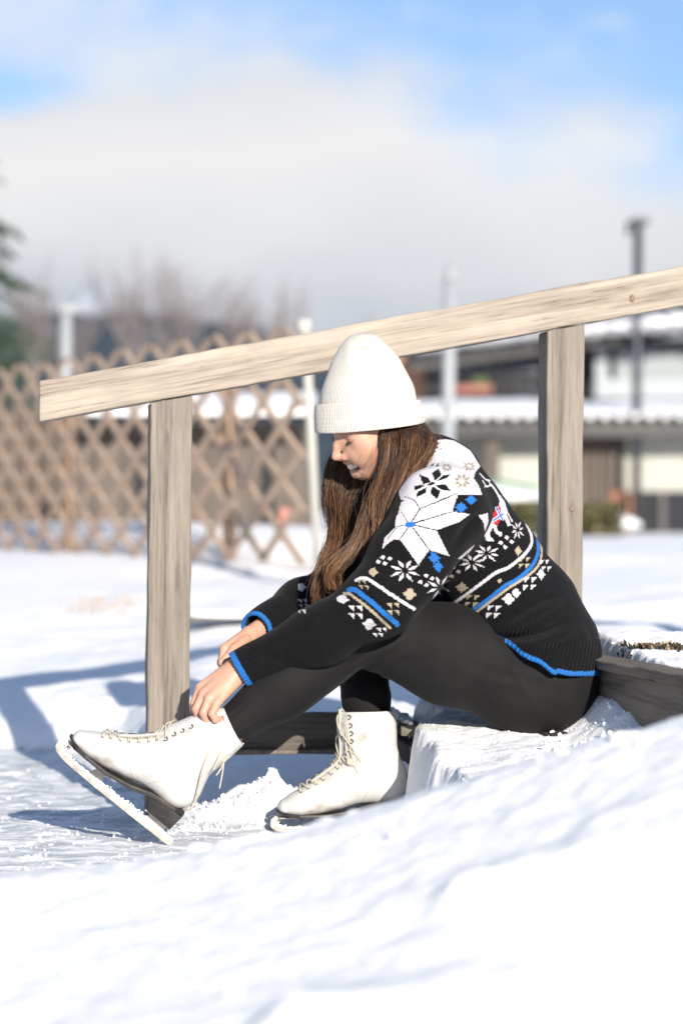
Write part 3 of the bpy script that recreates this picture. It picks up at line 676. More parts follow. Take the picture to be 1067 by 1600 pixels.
m = MB(); m.add([(a[0], a[1], a[2]), (b[0], b[1], b[2]), (b[0], b[1] + 8, b[2] + .9), (a[0], a[1] + 8, a[2] + .9), (a[0], a[1], a[2] - .22), (b[0], b[1], b[2] - .22), (b[0], b[1] + 8, b[2] + .7), (a[0], a[1] + 8, a[2] + .7)],
      [(0, 1, 2, 3), (7, 6, 5, 4), (0, 4, 5, 1), (1, 5, 6, 2), (2, 6, 7, 3), (3, 7, 4, 0)])
o = m.build('roof', M_fascia, hs); o.location = -hs.location
slope_snow(hs, 650, 548, 850, 522, YH - 1, .12, 12, 3); slope_snow(hs, 850, 523, 1250, 484, YH - 1, .26, 13, 4)
# shed behind the lattice
YS = 9.4
sh = empty('snowy_woodshed', tuple(P(300, 858, YS)), 'brown board shed with a snow covered roof seen through the lattice fence', 'shed')
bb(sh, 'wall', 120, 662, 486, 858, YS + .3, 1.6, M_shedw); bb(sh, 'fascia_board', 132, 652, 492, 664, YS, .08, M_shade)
snow_sheet(sh, 'roof_snow', P(132, 0, YS)[0], P(492, 0, YS)[0], P(0, 650, YS)[2], P(0, 622, YS + 1.2)[2], YS - .05, YS + 1.2, .07, seed=8)
for xx, w_ in ((212, 14), (258, 16), (410, 18)): bb(sh, 'shade_panel', xx, 690, xx + w_, 850, YS + .27, .05, M_shade)  # dark strips on the wall stand in for shaded openings
bb(sh, 'warning_board', 438, 795, 452, 836, YS + .2, .05, mat('faded_red_board', (.50, .20, .15), .7))
ws = empty('board_wall', tuple(P(60, 858, YS + 3)), 'long brown board wall behind the dense left end of the lattice fence', 'wall')
bb(ws, 'boards', -260, 640, 128, 858, YS + 3, .3, M_brown); bb(ws, 'coping', -262, 634, 130, 641, YS + 2.95, .4, M_fascia)
# drifted snow against the shed, seen through the foot of the lattice
V0, F0 = ico(5); v = V0 * (3.9, .42, .155) * (1 + .10 * noise3(V0 * (8, 1, 1), 1.6)[:, None]); q = FA + fd * 3.3 - fn_ * .62
v = np.stack([q[0] + v[:, 0] * fd[0] - v[:, 1] * fd[1], q[1] + v[:, 0] * fd[1] + v[:, 1] * fd[0], .47 + v[:, 2]], 1)
tag(mesh_np('snow_drift', v, F0, M_snow), 'low drift of snow between the lattice fence and the shed', kind='structure')
# hedges
M_leaf = mat('hedge_leaf', rough=.7, attr=True)
def leaf_cloud(name, c, rad, n, size, cols, label, cat, seed, parent=None):
    g = np.random.default_rng(seed); p = g.uniform(-1, 1, (n, 3)); p = np.sign(p) * np.abs(p) ** .8 * rad
    a = g.normal(0, 1, (n, 3)); a /= np.linalg.norm(a, axis=1, keepdims=True); b = np.cross(a, g.normal(0, 1, (n, 3))); b /= np.linalg.norm(b, axis=1, keepdims=True)
    s = size * g.uniform(.6, 1.4, (n, 1)); V = np.stack([p - a * s, p - b * s * .5, p + a * s, p + b * s * .5], 1).reshape(-1, 3)
    C = np.repeat(np.array(cols)[g.integers(len(cols), size=n)] * g.uniform(.7, 1.3, (n, 1)), 4, 0)
    o = mesh_np(name, V, np.arange(4 * n).reshape(-1, 4), M_leaf, parent, C, False); o.location = c
    if label: tag(o, label, cat)
    return o
c = P(800, 825, 17.5); leaf_cloud('hedge', tuple(c), np.array((.55, .3, .26)), 5200, .03, [(.09, .085, .03), (.13, .115, .04), (.06, .065, .025)], 'olive hedge seen left of the right handrail post', 'hedge', 1)
c = P(935, 825, 17.5); leaf_cloud('hedge', tuple(c), np.array((.20, .3, .24)), 2400, .03, [(.09, .08, .03), (.13, .105, .04), (.06, .06, .025)], 'olive hedge between the right handrail post and the red door', 'hedge', 2)
bk = empty('snow_bank_by_hedge', tuple(P(810, 790, 18.4)), 'sloping snow heap above the olive hedge by the low building', 'snow heap')
V0, F0 = ico(4); v = V0 * (1.1, .5, .16) * (1 + .2 * noise3(V0, 2))[:, None]; mesh_np('heap', v, F0, M_snow, bk).rotation_euler = (0, R(9), 0)
gb = empty('green_rail', tuple(P(800, 757, 18.3)), 'thin green bar in front of the cream wall left of the right post', 'rail')
o = MB().tube([P(740, 748, 18.3), P(842, 762, 18.3)], .022, 8).build('bar', mat('green_paint', (.12, .25, .16), .6), gb, True); o.location = -gb.location

# ------------------------------------------------------------------ trees and hills
M_bark = mat('bare_twigs', rough=.9, fn=noise_col(4, (.13, .11, .11), (.20, .175, .17), 0))
def bare_tree(px, py_top, py_base, y, seed, label, spread=.5, n0=7):
    g = random.Random(seed); base = P(px, py_base, y); top = P(px, py_top, y); H = top[2] - base[2]
    e = empty('bare_tree', tuple(base), label, 'tree', 'bare winter trees beyond the fence'); tr, tw = MB(), MB()
    def grow(p, d, L_, r, lv):
        k = 4 if lv < 2 else 3; pts = [np.array(p)]; dd = np.array(d, float)
        for i in range(k):
            dd = dd + np.array([g.gauss(0, .10), g.gauss(0, .10), .06]); dd /= np.linalg.norm(dd); pts.append(pts[-1] + dd * L_ / k)
        (tr if lv == 0 else tw).tube(pts, [r * .85 * (1 - .55 * i / k) for i in range(k + 1)], 6 if lv < 2 else 3, cap=False)
        if lv >= 4: return
        nb = [n0, 5, 4, 4][lv]
        for i in range(nb):
            t = .35 + .65 * (i + g.random()) / nb; j = min(k - 1, int(t * k)); q = pts[j] + (pts[j + 1] - pts[j]) * (t * k - j)
            a = g.uniform(0, 6.28); s = spread * g.uniform(.7, 1.2); nd = dd * 1.0 + s * np.array([math.cos(a), math.sin(a), .1]); nd[2] += .35; nd /= np.linalg.norm(nd)
            grow(q, nd, L_ * g.uniform(.52, .72), r * .5, lv + 1)
    grow(base, (0, 0, 1), H * .42, H * .016, 0)
    for m, nm in ((tr, 'trunk'), (tw, 'crown')): o = m.build(nm, M_bark, e); o.location = -e.location
    return e
TL = ['bare twiggy tree rising behind the fence just right of the conifer', 'tall bare tree left of the centre of the fence top', 'bare tree with the densest twigs above the fence middle', 'bare tree above the right third of the fence', 'bare tree right behind the end of the fence', 'lowest bare treetop between the fence end and the beanie', 'slim bare tree between the white lamp post and the conifer', 'bare tree behind the middle of the handrail']
for i, (px, pt, y, s) in enumerate(((50, 372, 30, .5), (205, 362, 32, .5), (275, 352, 34, .5), (345, 388, 33, .6), (425, 392, 33, .6), (560, 462, 40, .8), (92, 425, 36, .6), (610, 470, 44, .8))):
    bare_tree(px, pt, 700, y, 100 + i, TL[i], s)
M_needle = mat('conifer_needles', rough=.7, attr=True)
def conifer(px, y, H, label, seed):
    g = np.random.default_rng(seed); base = P(px, 860, y); e = empty('conifer_tree', tuple(base), label, 'tree')
    o = MB().tube([base, base + (0, 0, H)], [.16, .01], 8).build('trunk', M_bark, e, True); o.location = -e.location
    V = []; C = []
    for z in np.arange(.5, H - .1, .16):
        L_ = (H - z) * .34 + .12
        for a in g.uniform(0, 6.28, 9):
            Lb = L_ * g.uniform(.7, 1.15); d = np.array([math.cos(a), math.sin(a), 0])
            for t in np.linspace(.12, 1, int(Lb / .035) + 4):
                c = base + d * Lb * t + np.array([0, 0, z + .12 * Lb - .34 * Lb * t * t]) + g.normal(0, .018, 3)
                for _ in range(3):
                    v = g.normal(0, 1, 3); v[2] -= .5; v /= np.linalg.norm(v); w = np.cross(v, g.normal(0, 1, 3)); w /= np.linalg.norm(w); s = .085 * (1.2 - .4 * t)
                    V += [c - v * s * .3, c - w * s * .16, c + v * s, c + w * s * .16]; C += [np.array((.035, .06, .03)) * g.uniform(.5, 1.8)] * 4
    o = mesh_np('crown', np.array(V), np.arange(len(V)).reshape(-1, 4), M_needle, e, np.array(C), False); o.location = -e.location
conifer(-72, 17.5, 4.4, 'dark green conifer whose drooping boughs enter at the left edge', 5)
def hill(name, D, prof, m, label, seed, rough_amp):
    n = 260; pxs = np.linspace(prof[0][0], prof[-1][0], n); top = np.interp(pxs, [a for a, _ in prof], [b for _, b in prof])
    Y = D - CAMD; V = []; 
    T = np.linspace(0, 1, 12); pts = []
    for t in T:
        yy = Y - D * .22 * (1 - t); zt = np.array([P(a, b, Y)[2] for a, b in zip(pxs, top)]); x = (pxs - 533.5) / F * D
        z = zt * t ** .8 * (1 + rough_amp * fbm(x / D * 60, np.full(n, t * 4.0), 1, 4, seed)); pts.append(np.stack([x, np.full(n, yy), z], 1))
    pts.append(np.stack([x, np.full(n, Y + D * .25), np.zeros(n)], 1)); V = np.concatenate(pts); r = len(T) + 1
    i, j = np.meshgrid(np.arange(r - 1), np.arange(n - 1), indexing='ij'); a = (i * n + j).ravel()
    return tag(mesh_np(name, V, np.stack([a, a + 1, a + n + 1, a + n], 1), m), label, kind='structure')
M_forest = mat('far_forest', rough=1, spec=.05, fn=noise_col(.09, (.032, .046, .060), (.065, .08, .10), 0))  # bluish cast of the distant air is put into the forest colour
M_snowpeak = mat('peak_snow', rough=.9, fn=noise_col(.004, (.34, .37, .43), (.50, .52, .56), 0))
hill('wooded_hills', 420, [(-900, 430), (-300, 470), (0, 505), (90, 492), (180, 486), (300, 492), (400, 510), (470, 560), (620, 600), (1000, 640), (1900, 600)], M_forest, 'dark blue wooded hill behind the lattice fence', 3, .03)
hill('snowy_peak', 2600, [(-500, 640), (40, 560), (100, 490), (138, 440), (160, 476), (230, 520), (420, 600), (900, 660)], M_snowpeak, 'pale snowy peak behind the bare trees', 6, .05)

# ------------------------------------------------------------------ the woman
person = empty('person', (0.28, 0, .20), 'smiling woman in cream beanie and patterned sweater, sitting on the step lacing a skate', 'person')
def child(o, parent=person):
    o.parent = parent; p = Vector()
    q = parent
    while q: p += q.location; q = q.parent
    o.location = -p; return o
SC = 1 / 741.0
def px_of(V):
    "side view coordinates of a point, in the same units as the measurements"
    S = F / 4.88
    return 533.5 + V[:, 0] * S, 800 - (V[:, 2] - CAMZ) * S

# head frame
PIT, YW, ROLL = R(29), R(20), R(10)
Rm = Matrix.Rotation(YW, 3, 'Z') @ Matrix.Rotation(-PIT, 3, 'Y') @ Matrix.Rotation(ROLL, 3, 'X')     # faces -x, pitched down, turned towards the near side
HC = np.array(P(582, 652, -.005)); HR = np.array(Rm)
HSC = 1.04
def hp(f, s, u):
    "head point: forward, towards her left (the near side), up"
    return HC + HR @ (np.array([-f, -s, u]) * HSC)
def hM(a, b, c):      # anisotropic metric in head axes: forward, side, up
    D_ = np.diag([1 / a, 1 / b, 1 / c]); return D_ @ HR.T
body = SDF()
# skull and face
body.ball(hp(-.016, 0, .028), .068, .02, hM(1.18, .90, .96))
body.cone(hp(.030, 0, .018), hp(.036, 0, -.052), .054, .040, .03, hM(1.0, 1.05, 1.0))
for s in (-1, 1):
    body.cone(hp(.002, s * .050, -.045), hp(.052, s * .018, -.088), .017, .016, .025)
    body.ball(hp(.049, s * .033, -.031), .0235, .036); body.cone(hp(.048, s * .036, -.042), hp(.046, s * .028, -.072), .019, .018, .025)
    body.ball(hp(.060, s * .034, -.012), .016, .02)
    body.cone(hp(.072, s * .012, .019), hp(.060, s * .044, .018), .011, .010, .016)
body.ball(hp(.066, 0, -.091), .0165, .02, hM(1, 1.25, 1))
body.ball(hp(.054, 0, .030), .026, .03)
body.cone(hp(.074, 0, -.060), hp(.070, 0, -.078), .016, .014, .02, hM(1, 1.6, 1))
for s in (-1, 1): body.ball(hp(.095, s * .032, .000), .0125, .012, None, 's')
for s in (-1, 1): body.ball(hp(.0665, s * .031, -.002), .0135, .004)
body.chain([hp(.081, 0, .004), hp(.094, 0, -.015), hp(.1065, 0, -.0335)], [.0065, .0075, .0090], .008)
for s in (-1, 1): body.ball(hp(.0945, s * .0110, -.0400), .0078, .006)
body.cone(hp(.098, 0, -.042), hp(.088, 0, -.050), .006, .005, .008)
for s in (-1, 1): body.cone(hp(.078, s * .008, -.010), hp(.074, s * .018, -.034), .013, .0165, .012)
for s in (-1, 1): body.ball(hp(.0655, s * .0235, -.047), .0185, .022)
# smile: lips drawn back to the cheeks
UL = [hp(.050, -.0385, -.0430), hp(.079, -.021, -.0535), hp(.0915, 0, -.0560), hp(.079, .021, -.0535), hp(.050, .0385, -.0430)]
LL = [hp(.050, -.0380, -.0485), hp(.0740, -.022, -.0800), hp(.0840, 0, -.0885), hp(.0740, .022, -.0800), hp(.050, .0380, -.0485)]
MID = [hp(.052, -.037, -.0460), hp(.080, -.020, -.0655), hp(.0900, 0, -.0705), hp(.080, .020, -.0655), hp(.052, .037, -.0460)]
body.chain(spline(UL, 9), [.0030, .0036, .0040, .0043, .0042, .0043, .0040, .0036, .0030], .005)
body.chain(spline(LL, 9), [.0032, .0044, .0052, .0058, .0060, .0058, .0052, .0044, .0032], .006)
def carve(pts, rs, k):
    n0 = len(body.p); body.chain(pts, rs, k); body.p[n0:] = [(a, b, ra, rb, k, M, 's') for a, b, ra, rb, k, M, op in body.p[n0:]]
for s in (-1, 1): carve(spline([hp(.088, s * .019, -.038), hp(.072, s * .038, -.040), hp(.054, s * .049, -.052), hp(.047, s * .050, -.066)], 6), [.0006, .0012, .0015, .0013, .0010, .0004], .007)
carve(spline(MID, 9), [.0020, .0062, .0098, .0116, .0120, .0116, .0098, .0062, .0020], .002)
# neck, trunk, limbs under the clothes
NB = P(684, 748, 0)
body.cone(hp(-.030, 0, -.050), NB, .048, .056, .03)
body.chain([NB, P(720, 810), P(775, 900), P(825, 1000), P(850, 1062)], [.055, .085, .092, .098, .085], .04, np.diag([1, 1 / 1.45, 1]))
LG_N = [P(850, 1060, -.085), P(700, 1022, -.115), P(562, 980, -.14), P(450, 1066, -.185), P(345, 1150, -.215)]
LG_F = [P(850, 1060, .085), P(700, 1000, .11), P(552, 962, .13), P(566, 1060, .07), P(577, 1190, .02)]
body.chain(LG_N, [.088, .078, .052, .045, .030], .03); body.chain(LG_F, [.088, .075, .050, .043, .030], .03)
AN = [P(690, 800, -.17), P(596, 940, -.262), P(392, 1044, -.200)]
AF = [P(678, 800, .165), P(530, 925, .20), P(420, 975, .0)]
body.chain([P(700, 780, -.04)] + AN, [.05, .046, .036, .024], .03); body.chain([P(700, 780, .04)] + AF, [.05, .046, .036, .023], .03)
# near (left) hand: back of the hand to the camera, fingertips closed on the boot top
def hand(wr, mc, fingers, thumb, kp=.010, wr_r=.0225):
    for a, b, ra, rb in mc: body.cone(a, b, ra, rb, kp)
    for pts, rs in fingers + [thumb]:
        body.p += [(np.array(pts[i]), np.array(pts[i + 1]), rs[i], rs[i + 1], .0022 if i else .004, None, 'u') for i in range(len(pts) - 1)]
W = P(380, 1049, -.200)
body.cone(AN[2], P(368, 1050, -.203), .0235, .020, .01)
K1, K2, K3, K4 = P(313, 1074, -.214), P(318, 1084, -.232), P(327, 1091, -.246), P(341, 1096, -.250)
hand(W, [(P(366, 1040, -.196), K1, .0155, .0095), (P(368, 1046, -.204), K2, .0165, .0098), (P(370, 1054, -.212), K3, .0165, .0095), (P(371, 1061, -.212), K4, .0145, .0092), (P(360, 1058, -.19), P(325, 1086, -.205), .015, .010)],
     [([K1, P(303.5, 1098, -.214), P(302, 1112, -.198), P(306, 1120, -.186)], [.0090, .0080, .0072, .0060]),
      ([K2, P(306.5, 1108, -.238), P(311, 1124, -.226), P(319, 1132, -.210)], [.0094, .0084, .0076, .0064]),
      ([K3, P(318, 1114, -.254), P(324, 1128, -.246), P(334, 1134, -.228)], [.0092, .0084, .0076, .0064]),
      ([K4, P(331.5, 1115, -.264), P(337, 1125, -.260), P(347, 1123, -.244)], [.0086, .0080, .0070, .0058])],
     ([P(362, 1050, -.185), P(334, 1088, -.185), P(322, 1110, -.180), P(318, 1124, -.185)], [.014, .0105, .0090, .0070]))
# far (right) hand, fist closed behind the near wrist
body.cone(AF[2], P(392, 992, -.045), .023, .0195, .01)
J1, J2, J3, J4 = P(351, 1013, -.115), P(349, 1021, -.098), P(350, 1029, -.082), P(353, 1037, -.07)
hand(None, [(P(388, 991, -.055), J1, .0150, .0098), (P(388, 996, -.048), J2, .0155, .0095), (P(389, 1003, -.042), J3, .0150, .0092), (P(389, 1008, -.040), J4, .0140, .0088), (P(384, 1002, -.06), P(360, 1022, -.10), .0165, .0115)],
     [([J1, P(347, 1031, -.130), P(358, 1040, -.140), P(366, 1036, -.130)], [.0090, .0080, .0070, .0060]),
      ([J2, P(345, 1036, -.108), P(352, 1048, -.120), P(362, 1046, -.120)], [.0090, .0080, .0070, .0060]),
      ([J3, P(348, 1045, -.090), P(356, 1054, -.100), P(364, 1050, -.10)], [.0088, .0078, .0070, .0060]),
      ([J4, P(353, 1052, -.075), P(361, 1058, -.085), P(369, 1054, -.09)], [.0080, .0070, .0064, .0056])],
     ([P(384, 1000, -.080), P(366, 1014, -.120), P(354, 1028, -.145), P(346, 1036, -.150)], [.0120, .0100, .0085, .0070]))
V, Q = body.mesh(.0023)
# skin colours: lips, blush, brows, knuckles; shade of mouth and nostrils painted in too
Ci = np.tile(np.array((.52, .30, .205)), (len(V), 1))
L_ = ((V - HC) @ HR) / HSC; f_, s_, u_ = -L_[:, 0], -L_[:, 1], L_[:, 2]
head_m = np.linalg.norm(V - HC, axis=1) < .15
def dchain(pts, Vs):
    d = np.full(len(Vs), 9.0)
    for i in range(len(pts) - 1): d = np.minimum(d, SDF._d((pts[i], pts[i + 1], 0, 0, 0, None, 'u'), Vs))
    return d
def paint(mask, col, k=1.0):
    w = np.clip(mask, 0, 1)[:, None] * k; Ci[:] = Ci * (1 - w) + np.array(col) * w
ck = np.exp(-(((f_ - .058) / .022) ** 2 + ((np.abs(s_) - .044) / .02) ** 2 + ((u_ + .032) / .020) ** 2)); paint(ck * head_m, (.54, .24, .18), .38)
paint(np.exp(-(((f_ - .106) / .012) ** 2 + (s_ / .012) ** 2 + ((u_ + .036) / .012) ** 2)) * head_m, (.54, .24, .19), .6)
du, dl = dchain(spline(UL, 15), V), dchain(spline(LL, 15), V)
paint(smooth(.0066, .0050, np.minimum(du, dl)) * head_m, (.44, .105, .095), .9)
dm = dchain(spline([hp(.050, -.028, -.0570), hp(.070, -.017, -.0670), hp(.077, 0, -.0715), hp(.070, .017, -.0670), hp(.050, .028, -.0570)], 13), V); paint(smooth(.0096, .0078, dm) * head_m, (.12, .03, .03))
for s in (-1, 1):
    paint(smooth(.0038, .0022, dchain(spline([hp(.083, s * .010, .017), hp(.078, s * .030, .024), hp(.064, s * .048, .017)], 7), V)) * head_m, (.07, .04, .025), .8)
    paint(np.exp(-((np.linalg.norm(V - hp(.076, s * .031, -.002), axis=1) / .013) ** 2)) * head_m, (.36, .19, .14), .45)
    paint(smooth(.0032, .0018, np.linalg.norm(V - hp(.0965, s * .0070, -.0480), axis=1)) * head_m, (.12, .04, .03))  # dark spot painted for the shade of each nostril
for pts in ([K1], [K2], [K3], [K4], [J1], [J2]):
    paint(np.exp(-(np.linalg.norm(V - pts[0], axis=1) / .012) ** 2), (.53, .25, .18), .45)
for q in ((303.5, 1098, -.214), (306.5, 1108, -.238), (318, 1114, -.254), (331.5, 1115, -.264), (319, 1132, -.210), (334, 1134, -.228), (347, 1123, -.244)):
    paint(np.exp(-(np.linalg.norm(V - P(*q), axis=1) / .010) ** 2), (.55, .25, .19), .5)
body_o = child(mesh_np('body', V, Q, M_skin, None, Ci))
# teeth
mb = MB(); V0, F0 = ico(3)
arc = spline([hp(.056, -.034, -.0490), hp(.0785, -.019, -.0610), hp(.0895, 0, -.0640), hp(.0785, .019, -.0610), hp(.056, .034, -.0490)], 49)
for i in range(12):
    t = 2 + i * 4; c = arc[t]; tg = arc[min(t + 2, 48)] - arc[t - 2]; Lt = np.linalg.norm(tg); tg /= Lt; up = HR @ np.array([0, 0, 1.0]); nr = np.cross(tg, up)
    v = np.sign(V0) * np.abs(V0) ** .6; w = Lt * .49
    mb.add(c + up * -.0008 + (v[:, :1] * w) * tg + (v[:, 1:2] * .0022) * nr + (v[:, 2:] * (.0080 if 2 < i < 9 else .0066)) * up, [tuple(f) for f in F0])
child(mb.build('teeth', M_teeth, None, True))
# lashes
for s in (-1, 1):
    mb = MB()
    lid = spline([hp(.0755, s * .021, -.0065), hp(.0805, s * .029, -.0090), hp(.0775, s * .037, -.0085), hp(.070, s * .044, -.0040)], 16)
    mb.tube(lid, .0007, 5)
    for k_, c in enumerate(lid):
        d = HR @ np.array([-.8, -s * (k_ / 16 - .35) * .9, -.55]); d /= np.linalg.norm(d); e_ = HR @ np.array([-.4, 0, .3]); Lh = .0085 if k_ > 3 else .006
        mb.tube([c, c + d * Lh * .5, c + d * Lh + e_ * .002], [.0006, .0005, .0002], 4)
    child(mb.build('eyelashes', M_lash, None, True))

# ---------------------------------------------------------------- leggings
lg = SDF(); fl = .004
lg.chain([P(844, 1060, -.070)] + LG_N[1:3], [.108, .100, .073], .03); lg.chain(LG_N[2:], [.073, .060, .037], .02)
lg.cone(P(500, 1022, -.165), P(440, 1080, -.19), .064, .054, .03)
lg.chain(LG_F[:3], [.104, .095, .066], .03); lg.chain([LG_F[2], P(566, 1040, .08), P(572, 1090, .045), P(576, 1150, .02)], [.066, .054, .048, .042], .02)
lg.ball(P(852, 1066, 0), .096, .05, np.diag([1, 1 / 1.5, 1])); lg.cone(P(850, 1075, -.06), P(820, 1070, -.07), .096, .104, .04)
lg.cone(P(850, 1040, 0), P(830, 985, 0), .105, .10, .04, np.diag([1, 1 / 1.35, 1]))
seat_z = .2235
def lg_post(p, d):
    X, Z = 533.5 + p[:, 0] * F / 4.95, 800 - (p[:, 2] - CAMZ) * F / 4.95
    w = .0022 * np.sin((X * .55 + Z * .9) * .30 + 2 * noise3(p, 9)) * np.exp(-((X - 575) / 60) ** 2 - ((Z - 1025) / 45) ** 2)
    w += .0016 * np.sin((X * .35 - Z) * .22 + 2.5 * noise3(p, 8, 4)) * np.exp(-((X - 800) / 80) ** 2 - ((Z - 1030) / 50) ** 2)
    w += .0012 * np.sin(Z * .42 + X * .35) * np.exp(-((X - 375) / 35) ** 2 - ((Z - 1125) / 45) ** 2) + .0018 * noise3(p, 22, 9)
    w += .0032 * np.clip(np.sin((X * .30 + Z * .95) * .16 + 4 * noise3(p, 5, 8)), 0, 1) ** 4 * np.exp(-((X - 560) / 75) ** 2 - ((Z - 985) / 60) ** 2) + .0024 * np.clip(np.sin((X * .8 - Z * .5) * .13 + 4 * noise3(p, 5, 12)), 0, 1) ** 4 * np.exp(-((X - 820) / 85) ** 2 - ((Z - 1060) / 60) ** 2)
    d = d - w; return np.maximum(d, (seat_z - p[:, 2]) * .9)
lg.post = lg_post
V, Q = lg.mesh(.0036); lg_o = child(mesh_np('leggings', V, Q, M_leg, None))
# coat skirt edge she sits on
mb = MB(); v = np.sign(ico(4)[0]) * np.abs(ico(4)[0]) ** .7; v = v * (.075, .16, .010) * (1 + .25 * noise3(v * 1.0, 3)[:, None]) + P(890, 1141, -.02)
o = child(mesh_np('seat_mat', v, ico(4)[1], mat('dark_plum_cloth', (.035, .022, .025), .9), None)); o['label'] = 'dark plum cloth edge she sits on'

# ---------------------------------------------------------------- sweater
sw = SDF(); fy = lambda s: np.diag([1, 1 / s, 1])
sw.ball(P(692, 747), .074, .03, fy(1.3)); sw.cone(P(692, 747), P(718, 812), .074, .098, .03, fy(1.55))
sw.cone(P(718, 812), P(757, 884), .098, .116, .03, fy(1.42)); sw.cone(P(757, 884), P(806, 962), .116, .128, .03, fy(1.40))
sw.cone(P(806, 962), P(836, 1020), .128, .130, .03, fy(1.52)); sw.cone(P(836, 1020), P(842, 1080), .130, .130, .03, fy(1.58))
sw.ball(P(700, 792, -.115), .078, .04); sw.ball(P(700, 792, .115), .078, .04)
sw.cone(P(672, 722), P(690, 745), .060, .070, .02)
ANs = [P(688, 800, -.170), P(640, 880, -.222), P(594, 938, -.255), P(500, 994, -.232), P(372, 1047, -.200)]
sw.chain(ANs, [.094, .082, .068, .056, .041], .035)
n_near = len(sw.p)
cN = P(373, 1047, -.2); nN = P(358, 1022, -.2) - P(387.5, 1072, -.2); nN = np.cross(nN / np.linalg.norm(nN), (0, 1, 0)); nN = nN if nN[0] < 0 else -nN
sw.p.append((cN - nN * .012, cN + nN * .05, .034, .034, .004, None, 's'))
HEM = np.array([(560, 955), (700, 985), (770, 1000), (805, 1013), (832, 1034), (862, 1050), (893, 1057), (932, 1060), (990, 1060)], float)
def folds(p):
    X, Z = px_of(p); w = np.zeros(len(p))
    def fold(x0, z0, x1, z1, wd, amp, ph=0.0):
        dx, dz = x1 - x0, z1 - z0; L = math.hypot(dx, dz); t = ((X - x0) * dx + (Z - z0) * dz) / L / L; q = ((X - x0) * dz - (Z - z0) * dx) / L + 6 * np.sin(t * 4 + ph)
        return amp * np.exp(-(q / wd) ** 2) * np.exp(-((t - .5) / .42) ** 4)
    w += fold(765, 1000, 895, 975, 6, -.0065) + fold(770, 985, 890, 945, 8, .0055, 1) + fold(780, 970, 880, 935, 6, -.0045, 2) + fold(800, 1005, 915, 990, 9, .006, .5)
    w += fold(700, 905, 790, 840, 10, -.004, 1) + fold(655, 955, 735, 880, 7, -.008, 1) + fold(700, 850, 762, 800, 7, -.006, 2)
    w += fold(560, 985, 640, 950, 9, -.004) + fold(470, 1005, 560, 975, 9, .003, 2) + fold(430, 1040, 520, 1015, 8, -.003, 1) + fold(400, 1010, 450, 1040, 8, -.0035, 1)
    w += fold(640, 860, 700, 835, 12, .003) + fold(690, 705, 735, 715, 4, -.002) + fold(700, 720, 742, 735, 5, .002)
    w *= 1.8; w += .0052 * noise3(p, 13, 5) + .0026 * noise3(p, 34, 6)
    return w
def sw_post(p, d):
    d = d - folds(p)
    X, Z = px_of(p); hz = np.interp(X, HEM[:, 0], HEM[:, 1]) + 3 * np.sin(X * .11) * (X < 870)
    arm = (np.sqrt(((p - ANs[2]) ** 2).sum(1)) < .10) | (X < 640)
    d = np.where(arm, d, np.maximum(d, (Z - hz) * SC * .9))
    return np.where(X < 460, np.maximum(d, (p - cN) @ nN), d)
sw.post = sw_post
V1, Q1 = sw.mesh(.00185, pad=.015)
fa = SDF(); AFs = [P(678, 800, .165), P(600, 880, .205), P(530, 925, .205), P(470, 946, .10), P(398, 986, -.035)]
fa.chain(AFs, [.090, .072, .064, .054, .038], .03)
cF = P(399, 985, -.033); nF = AFs[4] - AFs[3]; nF /= np.linalg.norm(nF)
nF = nF + np.array([-.15, -.2, .0]); nF /= np.linalg.norm(nF)
fa.p.append((cF - nF * .02, cF + nF * .05, .0315, .033, .003, None, 's'))
fa.post = lambda p, d: np.maximum(d - .006 * noise3(p, 15, 3), (p - cF) @ nF)
V2, Q2 = fa.mesh(.0026, pad=.012)

# knitted pattern: polygons in side-view units, the same on both sides of the garment
BLK, WHT, BLU, BEI, RED = (.0055, .0055, .0065), (.58, .555, .575), (.02, .13, .40), (.36, .30, .215), (.45, .02, .03)
def in_poly(X, Z, poly):
    ins = np.zeros(len(X), bool); n = len(poly)
    for i in range(n):
        x1, z1 = poly[i]; x2, z2 = poly[(i + 1) % n]
        c = (z1 > Z) != (z2 > Z)
        with np.errstate(divide='ignore', invalid='ignore'): ins ^= c & (X < (x2 - x1) * (Z - z1) / (z2 - z1 + 1e-12) + x1)
    return ins
PAT = []
def poly(c, *pts): PAT.append((c, 'p', pts, 0))
def line(c, w, *pts): PAT.append((c, 'l', pts, w / 2))
def dots(c, w, a, b, n):
    for i in range(n): t = i / (n - 1); poly(c, *[(a[0] + (b[0] - a[0]) * t + dx, a[1] + (b[1] - a[1]) * t + dz) for dx, dz in ((-w, 0), (0, -w), (w, 0), (0, w))])
def flake(c, cx, cz, rx, rz, rot=0, gap=.2, n=8, fat=.36, sk=0):
    for k_ in range(n):
        a = rot + k_ * 2 * math.pi / n + (math.pi / n)
        pts = []
        for r_, o_ in ((gap, 0), (.62, -fat * .55), (1.0, -.10 if k_ % 2 else .02), (.66, fat * .45)):
            q = a + o_; r2_ = r_ * (1 / max(abs(math.cos(q)), abs(math.sin(q))) if r_ == 1 else 1) * .92
            pts.append((cx + rx * r2_ * math.cos(q) + sk * rz * r2_ * math.sin(q), cz + rz * r2_ * math.sin(q)))
        poly(c, *pts)
def blob(c, cx, cz, r, sx=1, rot=.4, n=16):
    pts = []
    for k_ in range(n): a = rot * .15 + k_ * 2 * math.pi / n; q = r * (1.35 / (abs(math.cos(a - rot * .15)) + abs(math.sin(a - rot * .15)))) * (.86 if k_ % 2 else 1.06); pts.append((cx + q * sx * math.cos(a), cz + q * math.sin(a)))
    poly(c, *pts)
